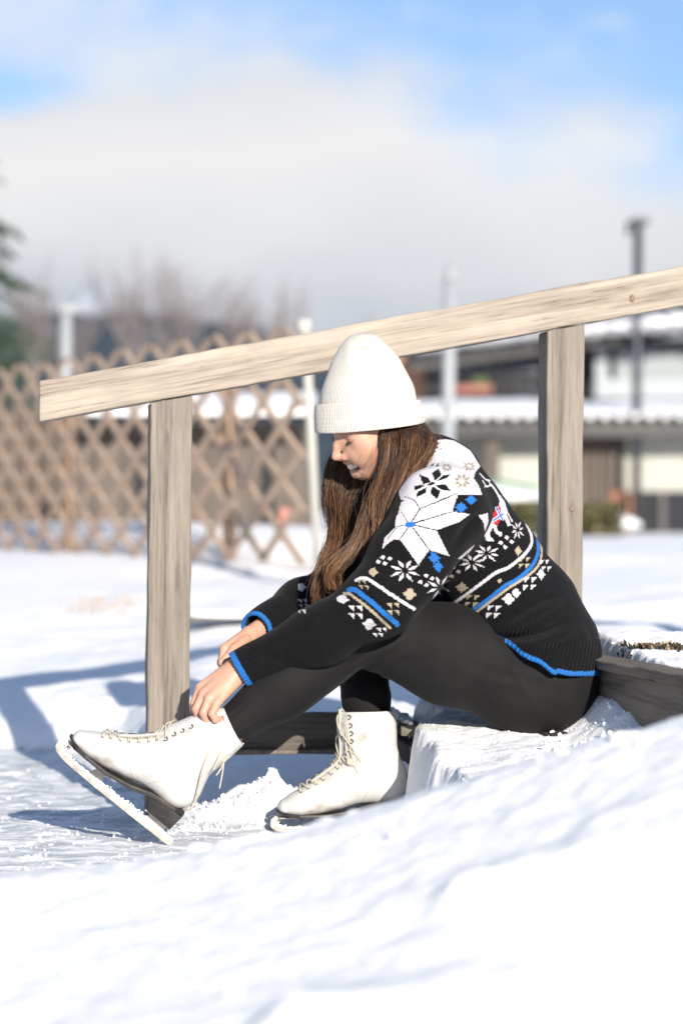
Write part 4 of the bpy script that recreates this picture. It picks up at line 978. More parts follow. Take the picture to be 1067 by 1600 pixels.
def tri4(c, cx, cz, s, sk=0.0, fl=1):
    for dx, dz in ((-1, -1), (1, -1), (-1, 1), (1, 1)):
        x, z = cx + dx * s + sk * dz * s, cz + dz * s; poly(c, (x - fl * s * .85, z - s * .6), (x + fl * s * .75, z - s * .75 + s * .2), (x + fl * s * .7, z + s * .9), (x + fl * s * .1, z + s * .2))
def sq(c, *cs, s=4.0):
    for x, z in cs: poly(c, (x - s, z + .5), (x - s * .2, z - s * .85), (x + s, z - .5), (x + s * .2, z + s * .85))
poly(WHT, (676, 672), (684, 684), (700, 682), (716, 684), (742, 700), (758, 726), (748, 736), (742, 747), (749, 758), (754, 773), (713.5, 773), (712, 779), (655, 797), (645, 790), (626, 780), (622, 765), (640, 745), (650, 728), (660, 705))
C0 = (638.5, 819.5)
for pts in ([C0, (655, 795), (713, 771), (704.5, 799.5)], [C0, (704.5, 799.5), (733, 803.5), (716, 815), (679, 828)], [C0, (679, 828), (700, 868), (668, 858)], [C0, (668, 858), (651, 881), (624, 843)],
            [C0, (624, 843), (614, 842), (603, 850), (596, 858), (600, 840), (618, 822)], [C0, (616, 822), (618, 808), (626, 795)], [C0, (622, 800), (626, 785), (640, 778), (655, 795)]): poly(WHT, *pts)
line(BLK, 2.0, C0, (655, 795)); line(BLK, 1.6, (636, 824), (623, 842)); line(BLK, 1.3, (635, 815), (626, 799)); line(BLK, 1.2, (655, 795), (646, 782), (632, 776)); line(BLK, 1.1, (632, 820), (619, 824), (604, 842))
dots(BLK, 1.6, (655, 795), (713, 771), 26); dots(BLK, 1.6, (646, 817), (703, 800), 24); dots(BLK, 1.4, (645, 820), (679, 828), 20); dots(BLK, 1.5, (643, 824), (668, 858), 22)
poly(BLU, (631, 819), (634, 816), (640, 815), (645, 816.5), (647, 819.5), (644, 823), (637, 824), (632, 822.5))
for pts in ([(655, 741), (669, 747), (671.5, 754), (660, 757)], [(674.5, 739), (686, 731.5), (689, 743), (678, 752)], [(681, 752), (692, 742.5), (704, 741), (698, 746.5), (688, 750.5)], [(678, 758), (695, 757), (703, 767), (688, 766)],
            [(674, 760), (687, 767), (682, 781), (671, 771)], [(649, 777.5), (651.5, 769), (666, 761), (664, 770.5)], [(646.5, 760), (656, 757.5), (664, 759), (647, 767)], [(666, 757.5), (675, 752.5), (680, 755), (671, 760)]): poly(BLK, *pts)
BE2 = (.27, .225, .17); flake(BE2, 721.5, 751.5, 15, 13, .0, .22, fat=.75); flake(BE2, 699, 730, 9, 8, .2, fat=.7); flake(BE2, 738, 727, 12, 9, .3, fat=.7); poly(BEI, (742, 756), (744.5, 758), (743, 762))
for pts in ([(684, 697), (690, 693), (688, 698)], [(690, 699), (695.5, 697), (693, 700)], [(678, 704), (686, 701), (683, 705)], [(675, 726), (681, 722), (679, 728)], [(682, 728), (688, 721), (686.5, 729)], [(673, 728), (675, 730), (674, 732)]): poly(BLK, *pts)
line((.45, .44, .46), 1.0, (700, 705), (712, 704)); poly(BLK, (664, 668), (678, 676), (692, 690), (686, 692), (672, 684))
blob(BLU, 719, 793, 6.8, 1.15); blob(BLU, 735, 781, 6.5, 1.1); poly(BLU, (708, 800), (714, 796), (712, 800)); blob(BLU, 676, 870.5, 6.8, 1.1); blob(BLU, 682, 884, 6.6, 1); poly(BLU, (669, 859), (675, 864), (672, 868)); poly(BLU, (681, 889), (686, 889), (684, 894))
poly(WHT, (747, 805.5), (763, 802), (765, 815), (759, 831), (755, 815)); poly(WHT, (714, 873), (728, 862), (743, 851), (735, 863), (722, 873.5))
flake(WHT, 630.5, 890, 24, 18, .0, .2, fat=.40); flake(WHT, 686, 917, 22, 20, .1, .2, fat=.38); flake(WHT, 740, 880, 22, 15, .1, .18, fat=.4); flake(WHT, 763, 865, 21, 14, -.1, .2, fat=.4); flake(WHT, 814.5, 829, 11.5, 15, .2, .2, fat=.42)
sq(WHT, (597, 869.5), (607.5, 871.5), (590, 876.5), (600, 879)); sq(WHT, (663.5, 897.5), (673, 902.5), (654.5, 907.5), (664, 912.5)); sq(WHT, (711.5, 888.5), (719.5, 895), (709.5, 903)); sq(WHT, (795.5, 840.5), (803, 847.5), (785.5, 848.5), (792, 855.5))
blob(BEI, 582, 892, 6.5, .9, .8, 10); blob(BEI, 638, 926, 8.2, 1.0, .9, 12); blob(BEI, 813.5, 861.5, 6, .8); blob(BEI, 724, 920, 7, 1.05)
line(WHT, 4.8, (556, 905), (564, 901.5), (574, 903), (590, 913), (612, 928), (645, 949)); line(BLU, 7.6, (545, 920), (551, 918.5), (560, 923), (582, 940), (619, 972.5)); line(BEI, 4.2, (537, 925), (545, 925.5), (552, 930), (576, 948), (608, 978))
tri4(BEI, 612, 948, 5.6, .05); tri4(BEI, 565, 910.5, 4.2, .5); blob(WHT, 535, 934, 6.5, 1.25, .9, 10); tri4(WHT, 554.5, 953, 6, .05); blob(WHT, 576, 972, 8.2, 1.0, .9, 12); tri4(WHT, 592, 985, 4.5, -.6); blob(WHT, 467, 924, 6.5, 1, .2, 10); blob(WHT, 480, 896, 4.5, 1, .2, 10); tri4(WHT, 470, 950, 4, .2)
line(WHT, 4.8, (655, 976), (686, 960), (710, 947.5), (729.5, 932.5), (755, 912), (777.5, 895.5), (797, 887.5), (819.5, 871), (833, 857.5), (838.5, 846), (838, 835), (833, 820))
line(BLU, 6.0, (690, 992), (715, 975.5), (735.5, 960), (762.5, 940), (792, 915.5), (809, 907), (830, 891), (842, 877), (848.5, 862), (850, 845)); line(BEI, 3.8, (700, 995), (722.5, 979.5), (756, 951.5), (795.6, 920.5), (827.5, 901), (846, 885.5), (854, 868), (856, 850))
blob(WHT, 749, 975, 7.6, .95, .5, 12); blob(WHT, 796, 937, 8, .9, .5, 12); blob(WHT, 808, 927.5, 7, .8, .2, 10); tri4(WHT, 773.5, 957, 6, -.2, -1); tri4(WHT, 831, 912.5, 6, -.2, -1); blob(WHT, 850, 899, 7, .8); tri4(WHT, 860, 885, 5, .2, -1)
tri4(BEI, 741, 941, 6, -.2, -1); tri4(BEI, 824, 880, 5.2, -.2, -1); poly(BEI, (779, 909), (784, 904), (786, 908), (782, 912))
# reindeer with a flag blanket
poly(WHT, (783, 772), (787, 783), (785, 788), (776, 800), (772, 812), (765, 826), (759, 836), (761, 844), (768, 847), (775, 846), (773, 842), (769, 840), (768, 834), (773, 824), (778, 834), (785, 839), (789, 836), (788, 832), (783, 832), (779, 824), (782, 816), (791, 808), (795, 815), (798, 823), (804, 821), (803, 818), (799, 808), (797, 800), (801, 806), (805, 816), (808, 815), (800, 800), (796, 783), (789, 773))
line(WHT, 3.4, (787, 776), (779, 762), (772, 754)); line(WHT, 2.2, (756, 738), (762, 745), (771, 751)); line(WHT, 2.2, (766, 748), (773, 749)); line(WHT, 2.4, (759, 750), (765, 759), (774, 757), (779, 761)); line(WHT, 1.8, (761, 760), (766, 758))
poly(RED, (773, 803), (785, 787.5), (791, 806), (780, 822), (774, 818)); line(WHT, 5.6, (775, 813), (790.5, 803)); line(WHT, 5.6, (780, 794), (789, 811)); line(BLU, 2.6, (774.5, 813.5), (791, 803)); line(BLU, 2.6, (780, 793), (789.5, 812))
def colour(V):
    X, Z = px_of(V); C = np.tile(np.array(BLK), (len(V), 1))
    j = .35 * np.sin(X * 2.6) + .35 * np.sin(Z * 3.1); X = X + j; Z = Z - j * .6
    for c, typ, pts, w in PAT:
        a = np.array(pts); pad = w + 1; s = np.nonzero((X > a[:, 0].min() - pad) & (X < a[:, 0].max() + pad) & (Z > a[:, 1].min() - pad) & (Z < a[:, 1].max() + pad))[0]
        if not len(s): continue
        x, z = X[s], Z[s]
        if typ == 'p': m = in_poly(x, z, pts)
        else:
            q = spline(pts, 6 * len(pts)) if len(pts) > 2 else a; m = np.zeros(len(s), bool)
            for i in range(len(q) - 1):
                d = q[i + 1] - q[i]; t = np.clip(((x - q[i, 0]) * d[0] + (z - q[i, 1]) * d[1]) / (d @ d + 1e-9), 0, 1)
                m |= (x - q[i, 0] - t * d[0]) ** 2 + (z - q[i, 1] - t * d[1]) ** 2 < w * w
        C[s[m]] = c
    return C
def ribs(V, N, c, n, r0, depth, amp, cnt):
    "knitted ribbing round a cuff"
    t = (V - c) @ n; a = np.array([0, 1, 0.0]); a -= n * a.dot(n); a /= np.linalg.norm(a); b = np.cross(n, a); q = V - c
    ang = np.arctan2(q @ b, q @ a); w = smooth(-depth, -depth * .75, t) * (np.linalg.norm(q, axis=1) < depth * 1.3)
    return V + N * (amp * np.cos(ang * cnt) * w)[:, None]
N1 = normals(V1, Q1); C1 = colour(V1); X, Z = px_of(V1)
near_arm = (X < 470) & (V1[:, 1] < -.1)
V1r = ribs(V1, N1, cN, nN, .04, .085, .0006, 34); V1 = np.where(near_arm[:, None], V1r, V1)
hz = np.interp(X, HEM[:, 0], HEM[:, 1]) + 3 * np.sin(X * .11) * (X < 870); dh = hz - Z
trunk = (X > 690) & (np.linalg.norm(V1 - ANs[2], axis=1) > .10)
hb = trunk & (dh < 48 + .06 * (X - 850)) & (dh > -3) & (X > 785)
V1 = V1 + N1 * (np.where(hb, .0011 * np.cos((X + .22 * Z) * .95) * (np.abs(N1[:, 1]) > .3) + .0011 * np.cos(V1[:, 1] * 900) * (np.abs(N1[:, 1]) <= .3), 0) + np.where(trunk & (dh < 7.5) & (dh > -3), .0012, 0))[:, None]
C1[trunk & (dh < 7.0)] = BLU
C1[near_arm & ((V1 - cN) @ nN > -.0125)] = BLU
C2 = colour(V2); N2 = normals(V2, Q2); V2 = ribs(V2, N2, cF, nF, .04, .07, .0006, 30); C2[((V2 - cF) @ nF > -.0085)] = BLU
C2[(px_of(V2)[0] < 462)] = np.where(((V2 - cF) @ nF > -.0085)[(px_of(V2)[0] < 462)][:, None], BLU, BLK)
sweater = child(mesh_np('sweater', np.vstack([V1, V2]), np.vstack([Q1, Q2 + len(V1)]), M_knit, None, np.vstack([C1, C2])))

# ---------------------------------------------------------------- beanie
def loft(rings, nseg, name, m, mul_u, mul_v, close=True, disp=None):
    V = []; UV = []; nr = len(rings); acc = 0
    for i, (cx, cy, cz, a, b, sx, sy) in enumerate(rings):
        for k_ in range(nseg):
            t = 2 * math.pi * k_ / nseg; x, y = a * math.cos(t), b * math.sin(t)
            V.append((cx + x, cy + y, cz + sx * x + sy * y)); UV.append((k_ / nseg * mul_u, i / nr * mul_v, 0))
    Q = [(i * nseg + k_, i * nseg + (k_ + 1) % nseg, (i + 1) * nseg + (k_ + 1) % nseg, (i + 1) * nseg + k_) for i in range(nr - 1) for k_ in range(nseg)]
    V = np.array(V)
    if disp is not None: V = disp(V, np.array(UV))
    o = child(mesh_np(name, V, np.array(Q), m, None, None, True, np.array(UV))); return o
prof = [(660, 500, 655), (657, 498, 655), (652, 497, 654), (640, 497.5, 653), (628, 499, 650), (612, 501, 647), (600, 504, 643), (587, 508.5, 636.5), (575, 513, 630.5), (562, 519, 624), (548, 527.5, 614), (538, 536, 605), (530, 545.5, 596), (525, 554, 588), (522.3, 562, 581), (521.4, 569, 576)]
pr = spline([(a, b, c) for a, b, c in prof], 70); rings = []
for i, (z, l, r_) in enumerate(pr):
    a = (r_ - l) / 2 / 741; c = P((l + r_) / 2, z, 0); k_ = min(1, max(0, (z - 522) / 110)); rings.append((c[0], 0, c[2], a, a * (.79 + .13 * (1 - k_)), .075 * k_, .06 * k_))
def bd(V, UV):
    X, Z = 533.5 + V[:, 0] * 741, 800 - (V[:, 2] - CAMZ) * 741; N = V - P(576, 600, 0); N /= np.linalg.norm(N, axis=1, keepdims=True)
    w = .0050 * noise3(V, 13, 2) + .0018 * noise3(V, 38, 4) - .009 * np.exp(-((X - 566) / 16) ** 2 - ((Z - 541 - .12 * (X - 566)) / 5) ** 2) + .004 * np.exp(-((X - 562) / 22) ** 2 - ((Z - 530) / 7) ** 2) * 1
    w -= .005 * np.exp(-((X - 600) / 9) ** 2 - ((Z - 548) / 16) ** 2) - .003 * np.exp(-((X - 545) / 9) ** 2 - ((Z - 556) / 22) ** 2)
    return V + N * w[:, None]
beanie = loft(rings, 220, 'beanie', M_beanie, 150, 60, disp=bd)
cuffp = [(660, 504, 650), (666, 496, 659), (669, 493.5, 662.5), (667, 491.5, 664), (661, 491, 664), (651, 490.5, 661.5), (642, 490.5, 659), (632, 491.5, 657), (629, 493.5, 655), (630, 497, 651)]
pr = spline([(a, b, c) for a, b, c in cuffp], 44); rings = []
for z, l, r_ in pr:
    a = (r_ - l) / 2 / 741; c = P((l + r_) / 2, z, 0); k_ = smooth(628, 676, np.array(z)); rings.append((c[0], 0, c[2] + .0015, a, a * .785, .045 + .055 * float(k_), .06 + .05 * float(k_)))
cuff = loft(rings, 260, 'folded_cuff', M_beanie, 150, 16, disp=lambda V, UV: V + (V - np.array([P(577, 0)[0], 0, 0])) * np.array([1, 1, 0]) * (.018 * noise3(V, 14, 7)[:, None]))

# ---------------------------------------------------------------- hair
def guide(*pts): return np.stack([P(*q) for q in pts])
G1 = [guide((600, 674, -.056), (598, 690, -.068), (601, 715, -.068), (594, 745, -.064), (586, 775, -.080), (583, 810, -.105), (581, 850, -.13), (574, 893, -.14)),
      guide((612, 674, -.058), (614, 700, -.078), (607, 745, -.090), (596, 790, -.124), (590, 835, -.138), (574, 885, -.145)),
      guide((630, 674, -.054), (637, 695, -.090), (630, 740, -.112), (614, 785, -.13), (600, 830, -.145), (580, 880, -.15)),
      guide((643, 673, -.034), (659, 692, -.078), (649, 735, -.116), (630, 772, -.138), (610, 815, -.152), (588, 865, -.155)),
      guide((648, 673, -.008), (673, 686, -.045), (672, 702, -.085), (652, 735, -.125), (632, 768, -.150), (610, 810, -.162), (590, 858, -.16))]
G1b = [guide((643, 673, .0), (674, 690, .0), (674, 708, -.04), (650, 745, -.10), (625, 790, -.13)), guide((638, 673, .035), (673, 694, .045), (672, 720, .0), (645, 765, -.07), (615, 820, -.12))]
G2 = [guide((606, 700, -.066), (598, 735, -.064), (583, 770, -.080), (566, 810, -.10), (549, 848, -.115), (522, 873, -.125), (508, 893, -.125), (512, 915, -.12), (528, 912, -.118)),
      guide((609, 700, -.068), (600, 740, -.068), (581, 780, -.10), (574, 820, -.112), (560, 856, -.125), (540, 880, -.135), (527, 898, -.135), (527, 915, -.13), (518, 924, -.12))]
G3 = [guide((580, 690, .075), (550, 700, .085), (522, 712, .080), (513, 745, .075), (512, 780, .06), (520, 815, .02), (516, 848, -.03), (500, 878, -.06), (490, 910, -.07), (485, 945, -.07)),
      guide((585, 690, .075), (557, 712, .080), (529, 740, .076), (524, 780, .06), (529, 815, .02), (525, 850, -.03), (511, 882, -.06), (501, 915, -.075), (495, 940, -.07)),
      guide((590, 700, .070), (565, 725, .072), (540, 760, .068), (535, 800, .05), (540, 840, .0), (530, 872, -.04), (513, 900, -.07), (505, 925, -.08)),
      guide((595, 705, .060), (575, 745, .060), (553, 780, .05), (547, 820, .02), (543, 855, -.03), (527, 885, -.06), (510, 915, -.08), (505, 932, -.08))]
G4 = [guide((590, 720, .045), (572, 760, .04), (556, 800, .03), (548, 840, .01), (538, 880, -.02), (530, 905, -.03)), guide((600, 720, .0), (585, 765, -.01), (575, 810, -.02), (566, 850, -.04), (556, 890, -.05))]
hV, hQ, hC = [], [], []; hb_ = 0
def strands(G, n, clumps, jit, r, cols, seed, nseg=34, t0=(0, .0), t1=(.88, 1.0), wave=.003):
    global hb_
    g = np.random.default_rng(seed); GG = np.stack([spline(q, 60) for q in G]); m = len(G)
    cu = np.sort(g.random(clumps)); clumps = clumps * 3; cu = np.sort(g.random(clumps)); co = g.normal(0, 1, (clumps, 3)) * jit * .75; ccol = g.integers(len(cols), size=clumps); ph = g.uniform(0, 6.28, clumps)
    cend = g.uniform(*t1, clumps)
    for i in range(n):
        k_ = g.integers(clumps); u = np.clip(cu[k_] + g.normal(0, .5 / clumps), 0, 1) * (m - 1); a = min(int(u), m - 2); w = u - a
        base = GG[a] * (1 - w) + GG[a + 1] * w
        e = cend[k_] + g.normal(0, .012); T = np.linspace(g.uniform(*t0), min(1, e), nseg); idx = T * 59; lo_ = np.minimum(idx.astype(int), 58); fr = (idx - lo_)[:, None]
        p = base[lo_] * (1 - fr) + base[lo_ + 1] * fr
        ro = np.clip(.12 + T * 5, 0, 1)[:, None]; off = co[k_] * (.45 + .75 * np.sin(T * 3.0 + .2))[:, None] * ro; loc = g.normal(0, 1, 3) * jit * .62 * ro
        p = p + off + loc * (1 - .55 * T[:, None] ** 2) + wave * .7 * np.sin(T * 8 + ph[k_] * .25)[:, None] * np.array([1, .6, 0]) + g.normal(0, .0006, 3) * np.sin(T * g.uniform(10, 30) + g.uniform(0, 6))[:, None] * 3
        if g.random() < .07: p = p + (T[:, None] ** 1.5) * g.normal(0, .012, 3)
        d = np.gradient(p, axis=0); d /= np.linalg.norm(d, axis=1, keepdims=True) + 1e-9
        s1 = np.cross(d, (.2, 1, .1)); s1 /= np.linalg.norm(s1, axis=1, keepdims=True) + 1e-9; s2 = np.cross(d, s1)
        rr = (r * g.uniform(.6, 1.25) * (1 - .75 * T ** 4))[:, None]
        R3 = [p + (s1 * math.cos(q) + s2 * math.sin(q)) * rr for q in (0, 2.09, 4.19)]
        hV.append(np.stack(R3, 1).reshape(-1, 3)); f = np.arange(nseg - 1) * 3
        for x_, y_ in ((0, 1), (1, 2), (2, 0)): hQ.append(np.stack([f + x_, f + y_, f + 3 + y_, f + 3 + x_], 1) + hb_)
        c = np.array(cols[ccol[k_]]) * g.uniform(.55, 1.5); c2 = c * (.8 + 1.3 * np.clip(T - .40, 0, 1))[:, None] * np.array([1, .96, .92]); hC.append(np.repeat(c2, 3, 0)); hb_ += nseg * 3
BR = [(.070, .032, .016), (.095, .046, .023), (.045, .021, .011), (.15, .080, .040), (.065, .031, .016), (.22, .125, .064), (.035, .017, .009)]
DK = [(.070, .034, .018), (.10, .048, .024), (.05, .025, .014), (.14, .07, .035)]
strands(G1, 4200, 120, .0046, .00045, [tuple(c * 1.35 for c in q) for q in BR], 1); strands(G1b, 500, 16, .006, .00055, DK, 2)  # near locks lightened: sunlight on this side is put into their colour
strands(G2, 900, 24, .0048, .00045, BR + [(.34, .19, .09)], 3, t1=(.93, 1.0)); strands(G3, 2000, 50, .0055, .00045, BR, 4); strands(G4, 500, 20, .007, .0005, [(.020, .011, .007), (.030, .016, .010)], 5)  # innermost locks near-black: shade between the locks is put into their colour
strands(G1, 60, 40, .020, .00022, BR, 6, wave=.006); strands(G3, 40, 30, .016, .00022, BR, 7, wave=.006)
strands([guide((650, 673, -.04), (666, 676, -.05), (680, 680, -.05), (692, 690, -.04)), guide((650, 674, -.02), (672, 672, -.02), (684, 684, -.03), (680, 712, -.03))], 26, 20, .006, .0002, BR, 8)
strands([guide((598, 668, -.065), (593, 690, -.074), (578, 712, -.072), (566, 740, -.06)), guide((598, 672, -.087), (590, 700, -.092), (583, 720, -.092), (575, 750, -.09))], 5, 5, .002, .0002, BR, 9)
hair = child(mesh_np('hair', np.vstack(hV), np.vstack(hQ), M_hair, None, np.vstack(hC)))
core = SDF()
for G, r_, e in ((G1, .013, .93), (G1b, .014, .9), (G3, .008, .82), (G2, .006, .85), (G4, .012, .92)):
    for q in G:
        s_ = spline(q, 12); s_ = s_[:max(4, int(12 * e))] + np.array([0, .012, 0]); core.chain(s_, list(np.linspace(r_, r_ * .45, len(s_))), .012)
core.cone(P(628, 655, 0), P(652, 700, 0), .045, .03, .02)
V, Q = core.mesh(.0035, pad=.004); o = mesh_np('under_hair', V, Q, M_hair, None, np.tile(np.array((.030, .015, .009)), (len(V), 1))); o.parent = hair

# ---------------------------------------------------------------- ice skates
def L3(a, b, lat=0.0): return np.array([-a * SC, lat * SC, b * SC])       # boot space: forward, up, side in measured units
FOOT = [(190, 42, 14), (170, 47, 18.5), (145, 56, 23), (115, 67, 28.5), (86, 84, 35), (60, 92, 39), (37, 88, 36)]
def make_skate(kind, loc, rot_y, rot_z):
    sk = bpy.data.objects.new('ice_skate', None); COL.objects.link(sk); sk.parent = person; sk.location = Vector(loc) - person.location; sk.rotation_euler = (0, rot_y, rot_z)
    ty = lambda s: np.diag([1, 1 / s, 1])
    b = SDF()
    for (a0_, z0_, r0_), (a1_, z1_, r1_), s_ in zip(FOOT[:-1], FOOT[1:], (1.75, 1.45, 1.15, .95, .82, .74)):
        b.cone(L3(a0_, z0_), L3(a1_, z1_), r0_ * SC, r1_ * SC, .016, ty(s_))
    b.ball(L3(30, 75), 26 * SC, .02, ty(.95))
    if kind == 0:
        b.chain([L3(56, 100), L3(62, 130), L3(64, 165), L3(64, 200)], [42 * SC, 41 * SC, 42 * SC, 43 * SC], .02, ty(.84)); topc, topn = L3(64, 193), L3(0.02, 1)
        shaft_in = (L3(64, 175), L3(64, 240), 37 * SC)
    else:
        b.chain([L3(56, 100), L3(54, 128), L3(42, 160), L3(22, 205)], [42 * SC, 42 * SC, 38 * SC, 31 * SC], .02, ty(.92)); topc, topn = L3(27, 201), L3(-.42, .91)
        b.cone(L3(80, 128), L3(50, 190), 20 * SC, 12 * SC, .02)
        shaft_in = (L3(36, 180), L3(10, 240), 26 * SC)
    topn = topn / np.linalg.norm(topn); k9_toe = False
    sole_z = lambda a: np.interp(a, [-5, 0, 40, 60, 85, 127, 170, 200, 215], [52, 52, 51, 47, 38, 30.5, 31, 35, 41])
    def post_(p, d):
        a = -p[:, 0] / SC; z = p[:, 2] / SC
        d = np.maximum(d, (sole_z(a) - z) * SC * .9); d = np.maximum(d, (p - topc) @ topn)
        # lacing gap down the front
        g_ = np.interp(z, [60, 90, 120, 200], [160, 120, 84, 84])
        w = .0012 * np.sin(z * .35 + a * .1) * np.exp(-((z - 112) / 18) ** 2 - ((a - 70) / 40) ** 2) + .0009 * noise3(p, 26, 3) + .0012 * np.sin((a * .7 + z) * .16) * np.exp(-((a - 125) / 25) ** 2)
        return d - w
    b.post = post_
    def onto(q, lift=0.0):
        q = np.atleast_2d(np.array(q, float)).copy(); e = 1e-4
        for _ in range(8):
            d = b.ev(q); g = np.stack([(b.ev(q + e * np.eye(3)[i]) - d) / e for i in range(3)], 1); g /= np.linalg.norm(g, axis=1, keepdims=True) + 1e-9
            q -= g * (d - lift)[:, None] * .8
        return q
    b.p.append((shaft_in[0], shaft_in[1], shaft_in[2], shaft_in[2], .004, np.diag([1, 1 / .8, 1]), 's'))
    V, Q = b.mesh(.0026, pad=.006); bo = mesh_np('boot', V, Q, M_leather, sk)
    # back seam piping and quarter seam
    mb = MB()
    if kind == 0: bs_ = [L3(21, 192), L3(21, 170), L3(20, 145), L3(13, 122), L3(3, 98), L3(-1, 75), L3(2, 56)]
    else: bs_ = [L3(-3, 190), L3(2, 165), L3(9, 140), L3(9, 120), L3(3, 98), L3(-1, 75), L3(2, 56)]
    mb.tube(spline(bs_, 20), .0016, 6); o = mb.build('back_seam', M_lace, bo, True)
    for k9, sm in enumerate(([(118, 92), (116, 78), (108, 62), (96, 48), (88, 40)], [(70, 50), (62, 72), (44, 92), (24, 104), (8, 108)], [(160, 36), (163, 50), (160, 62), (154, 72)] if k9_toe else [])):
        if not sm: continue
        q = onto([L3(a, z, -60) * np.array([1, .5, 1]) for a, z in sm], .0001); MB().tube(onto(spline(q, 24), .0002), .0006, 5).build('stitch_seam', M_lace, bo, True)
    # sole
    st_ = [0, 15, 30, 45, 60, 75, 90, 110, 130, 150, 170, 185, 196, 203, 207]
    wd = lambda a: np.interp(a, [-2, 0, 10, 40, 75, 100, 140, 170, 190, 200, 206, 209], [0, 10, 22, 26, 22, 25, 33, 34, 28, 20, 11, 0]); V = []
    for a in st_:
        w = float(wd(a)); z = float(sole_z(a)); th = 3.8 if a > 90 else 6
        V += [L3(a, z + 1.5, -w), L3(a, z + 1.5, w), L3(a, z - th + (1.5 if a > 195 else 0), w), L3(a, z - th + (1.5 if a > 195 else 0), -w)]
    m = MB(); n_ = len(st_); m.add(V, [(i * 4 + k_, i * 4 + (k_ + 1) % 4, i * 4 + 4 + (k_ + 1) % 4, i * 4 + 4 + k_) for i in range(n_ - 1) for k_ in range(4)] + [(3, 2, 1, 0), tuple(range(4 * n_ - 4, 4 * n_))])
    so_ = m.build('sole', M_sole, sk, bevel=.0008)
    m = MB(); hw = [(0, 46), (4, 22), (44, 23), (58, 42)]; V = []
    for s in (-1, 1):
        for a, z in ((0, 48), (3, 22), (45, 23), (57, 44)): V.append(L3(a, z, s * (23 if z > 30 else 19)))
    m.add(V, [(0, 1, 2, 3), (7, 6, 5, 4), (0, 4, 5, 1), (1, 5, 6, 2), (2, 6, 7, 3), (3, 7, 4, 0)]); m.build('heel', M_sole, sk, bevel=.0015)
    # blade: runner, three stanchions as one plate with rounded openings, mounting plates
    out = [(-12, 3), (-10, 0), (60, -1), (130, -1), (190, 1), (206, 5), (214, 12), (214, 17), (209, 22), (204, 30), (150, 23)]
    def plate(poly, w): 
        mm = MB(); q = [(-a * SC, b_ * SC) for a, b_ in poly]; mm.prism(q, -w / 2, w / 2); return mm
    runner = plate([(-13, 3), (-10, -.5), (60, -1.2), (130, -1.2), (188, .5), (206, 4), (214, 10), (215, 16), (210, 20), (200, 15), (188, 11), (150, 11), (120, 10), (60, 10), (20, 11), (-8, 13), (-13, 10)], .0042)
    for pl in ([(215, 15), (214, 22), (205, 30), (190, 31), (184, 27), (196, 24), (201, 17), (206, 10)], [(128, 11), (154, 11), (148, 15), (145, 22), (150, 27), (122, 27), (128, 21), (127, 15)], [(4, 10), (54, 10), (44, 13), (40, 18), (44, 24), (6, 24), (10, 18), (8, 14)]):
        q = plate(pl, .0040); runner.add(q.v, q.f)
    bl_ = runner.build('blade', M_steel, sk, bevel=.0006)
    MB().box(L3(160, 26), (80 * SC, .045, .0022)).build('mounting_plate', M_steel, bl_, bevel=.0006); MB().box(L3(25, 21.5), (46 * SC, .036, .0022)).build('mounting_plate', M_steel, bl_, bevel=.0006)
    # snow stuck to the blade
    mb = MB(); V0, F0 = ico(2); g = np.random.default_rng(5 + kind)
    for i in range(150 if kind else 40):
        a = g.uniform(-10, 214); z = g.choice([9, 10, 11, 20, 25], p=[.4, .3, .2, .05, .05]) if a < 190 else g.uniform(6, 26); r_ = g.uniform(.8, 3.0) * SC
        if z > 15 and not (a > 195 or 125 < a < 155 or a < 50): z = 13
        mb.add(V0 * (1 + .5 * noise3(V0 + g.uniform(-9, 9, 3), 2)[:, None]) * r_ + L3(a, z, g.uniform(-2.6, 2.6)), [tuple(f) for f in F0])
    tag(mb.build('stuck_snow', M_ice, bl_, True), kind='stuff')
    # tongue
    if kind == 0: tg = [L3(104, 196), L3(104, 160), L3(103, 130), L3(108, 112), L3(130, 94), L3(150, 80)]
    else: tg = [L3(66, 196), L3(74, 172), L3(86, 146), L3(100, 124), L3(126, 98), L3(150, 80)]
    m = MB(); q = spline(tg, 24); V = []
    for i, p in enumerate(q):
        d = q[min(i + 1, 23)] - q[max(i - 1, 0)]; d /= np.linalg.norm(d); nrm = np.array([d[2], 0, -d[0]]); w = (20 - 4 * i / 23) * SC
        for s, h in ((-1, -.003), (-.55, .0018), (0, .0032), (.55, .0018), (1, -.003)): V.append(p + nrm * (-h if kind == 9 else -h) + np.array([0, s * w, 0]))
        for s in (1, -1): V.append(p + nrm * .006 + np.array([0, s * w, 0]))
    Fq = [(i * 7 + k_, i * 7 + (k_ + 1) % 7, i * 7 + 7 + (k_ + 1) % 7, i * 7 + 7 + k_) for i in range(23) for k_ in range(7)] + [tuple(range(7)), tuple(range(23 * 7 + 6, 23 * 7 - 1, -1))]
    m.add(V, Fq); m.build('tongue', M_tongue, sk, True)
    # eyelets, hooks and laces
    if kind == 0: edge = [(170, 66), (158, 72), (146, 78), (134, 85), (122, 93), (112, 101), (104, 110)]; hooks = [(88, 148), (88, 160), (90, 172), (93, 185)]
    else: edge = [(170, 66), (158, 72), (146, 78), (134, 85), (122, 93), (112, 103), (103, 114)]; hooks = [(95, 126), (88, 139), (82, 151), (76, 164)]
    lm = MB(); em = MB()
    def wob(a, b_, lift, n=9):
        t = np.linspace(0, 1, n)[:, None]; q = a * (1 - t) + b_ * t + np.array([-.55, 0, .83]) * .030 * np.sin(t * math.pi)
        return onto(q, .0016) + np.array([-.5, 0, .8]) * lift * np.sin(t * math.pi)
    E = []
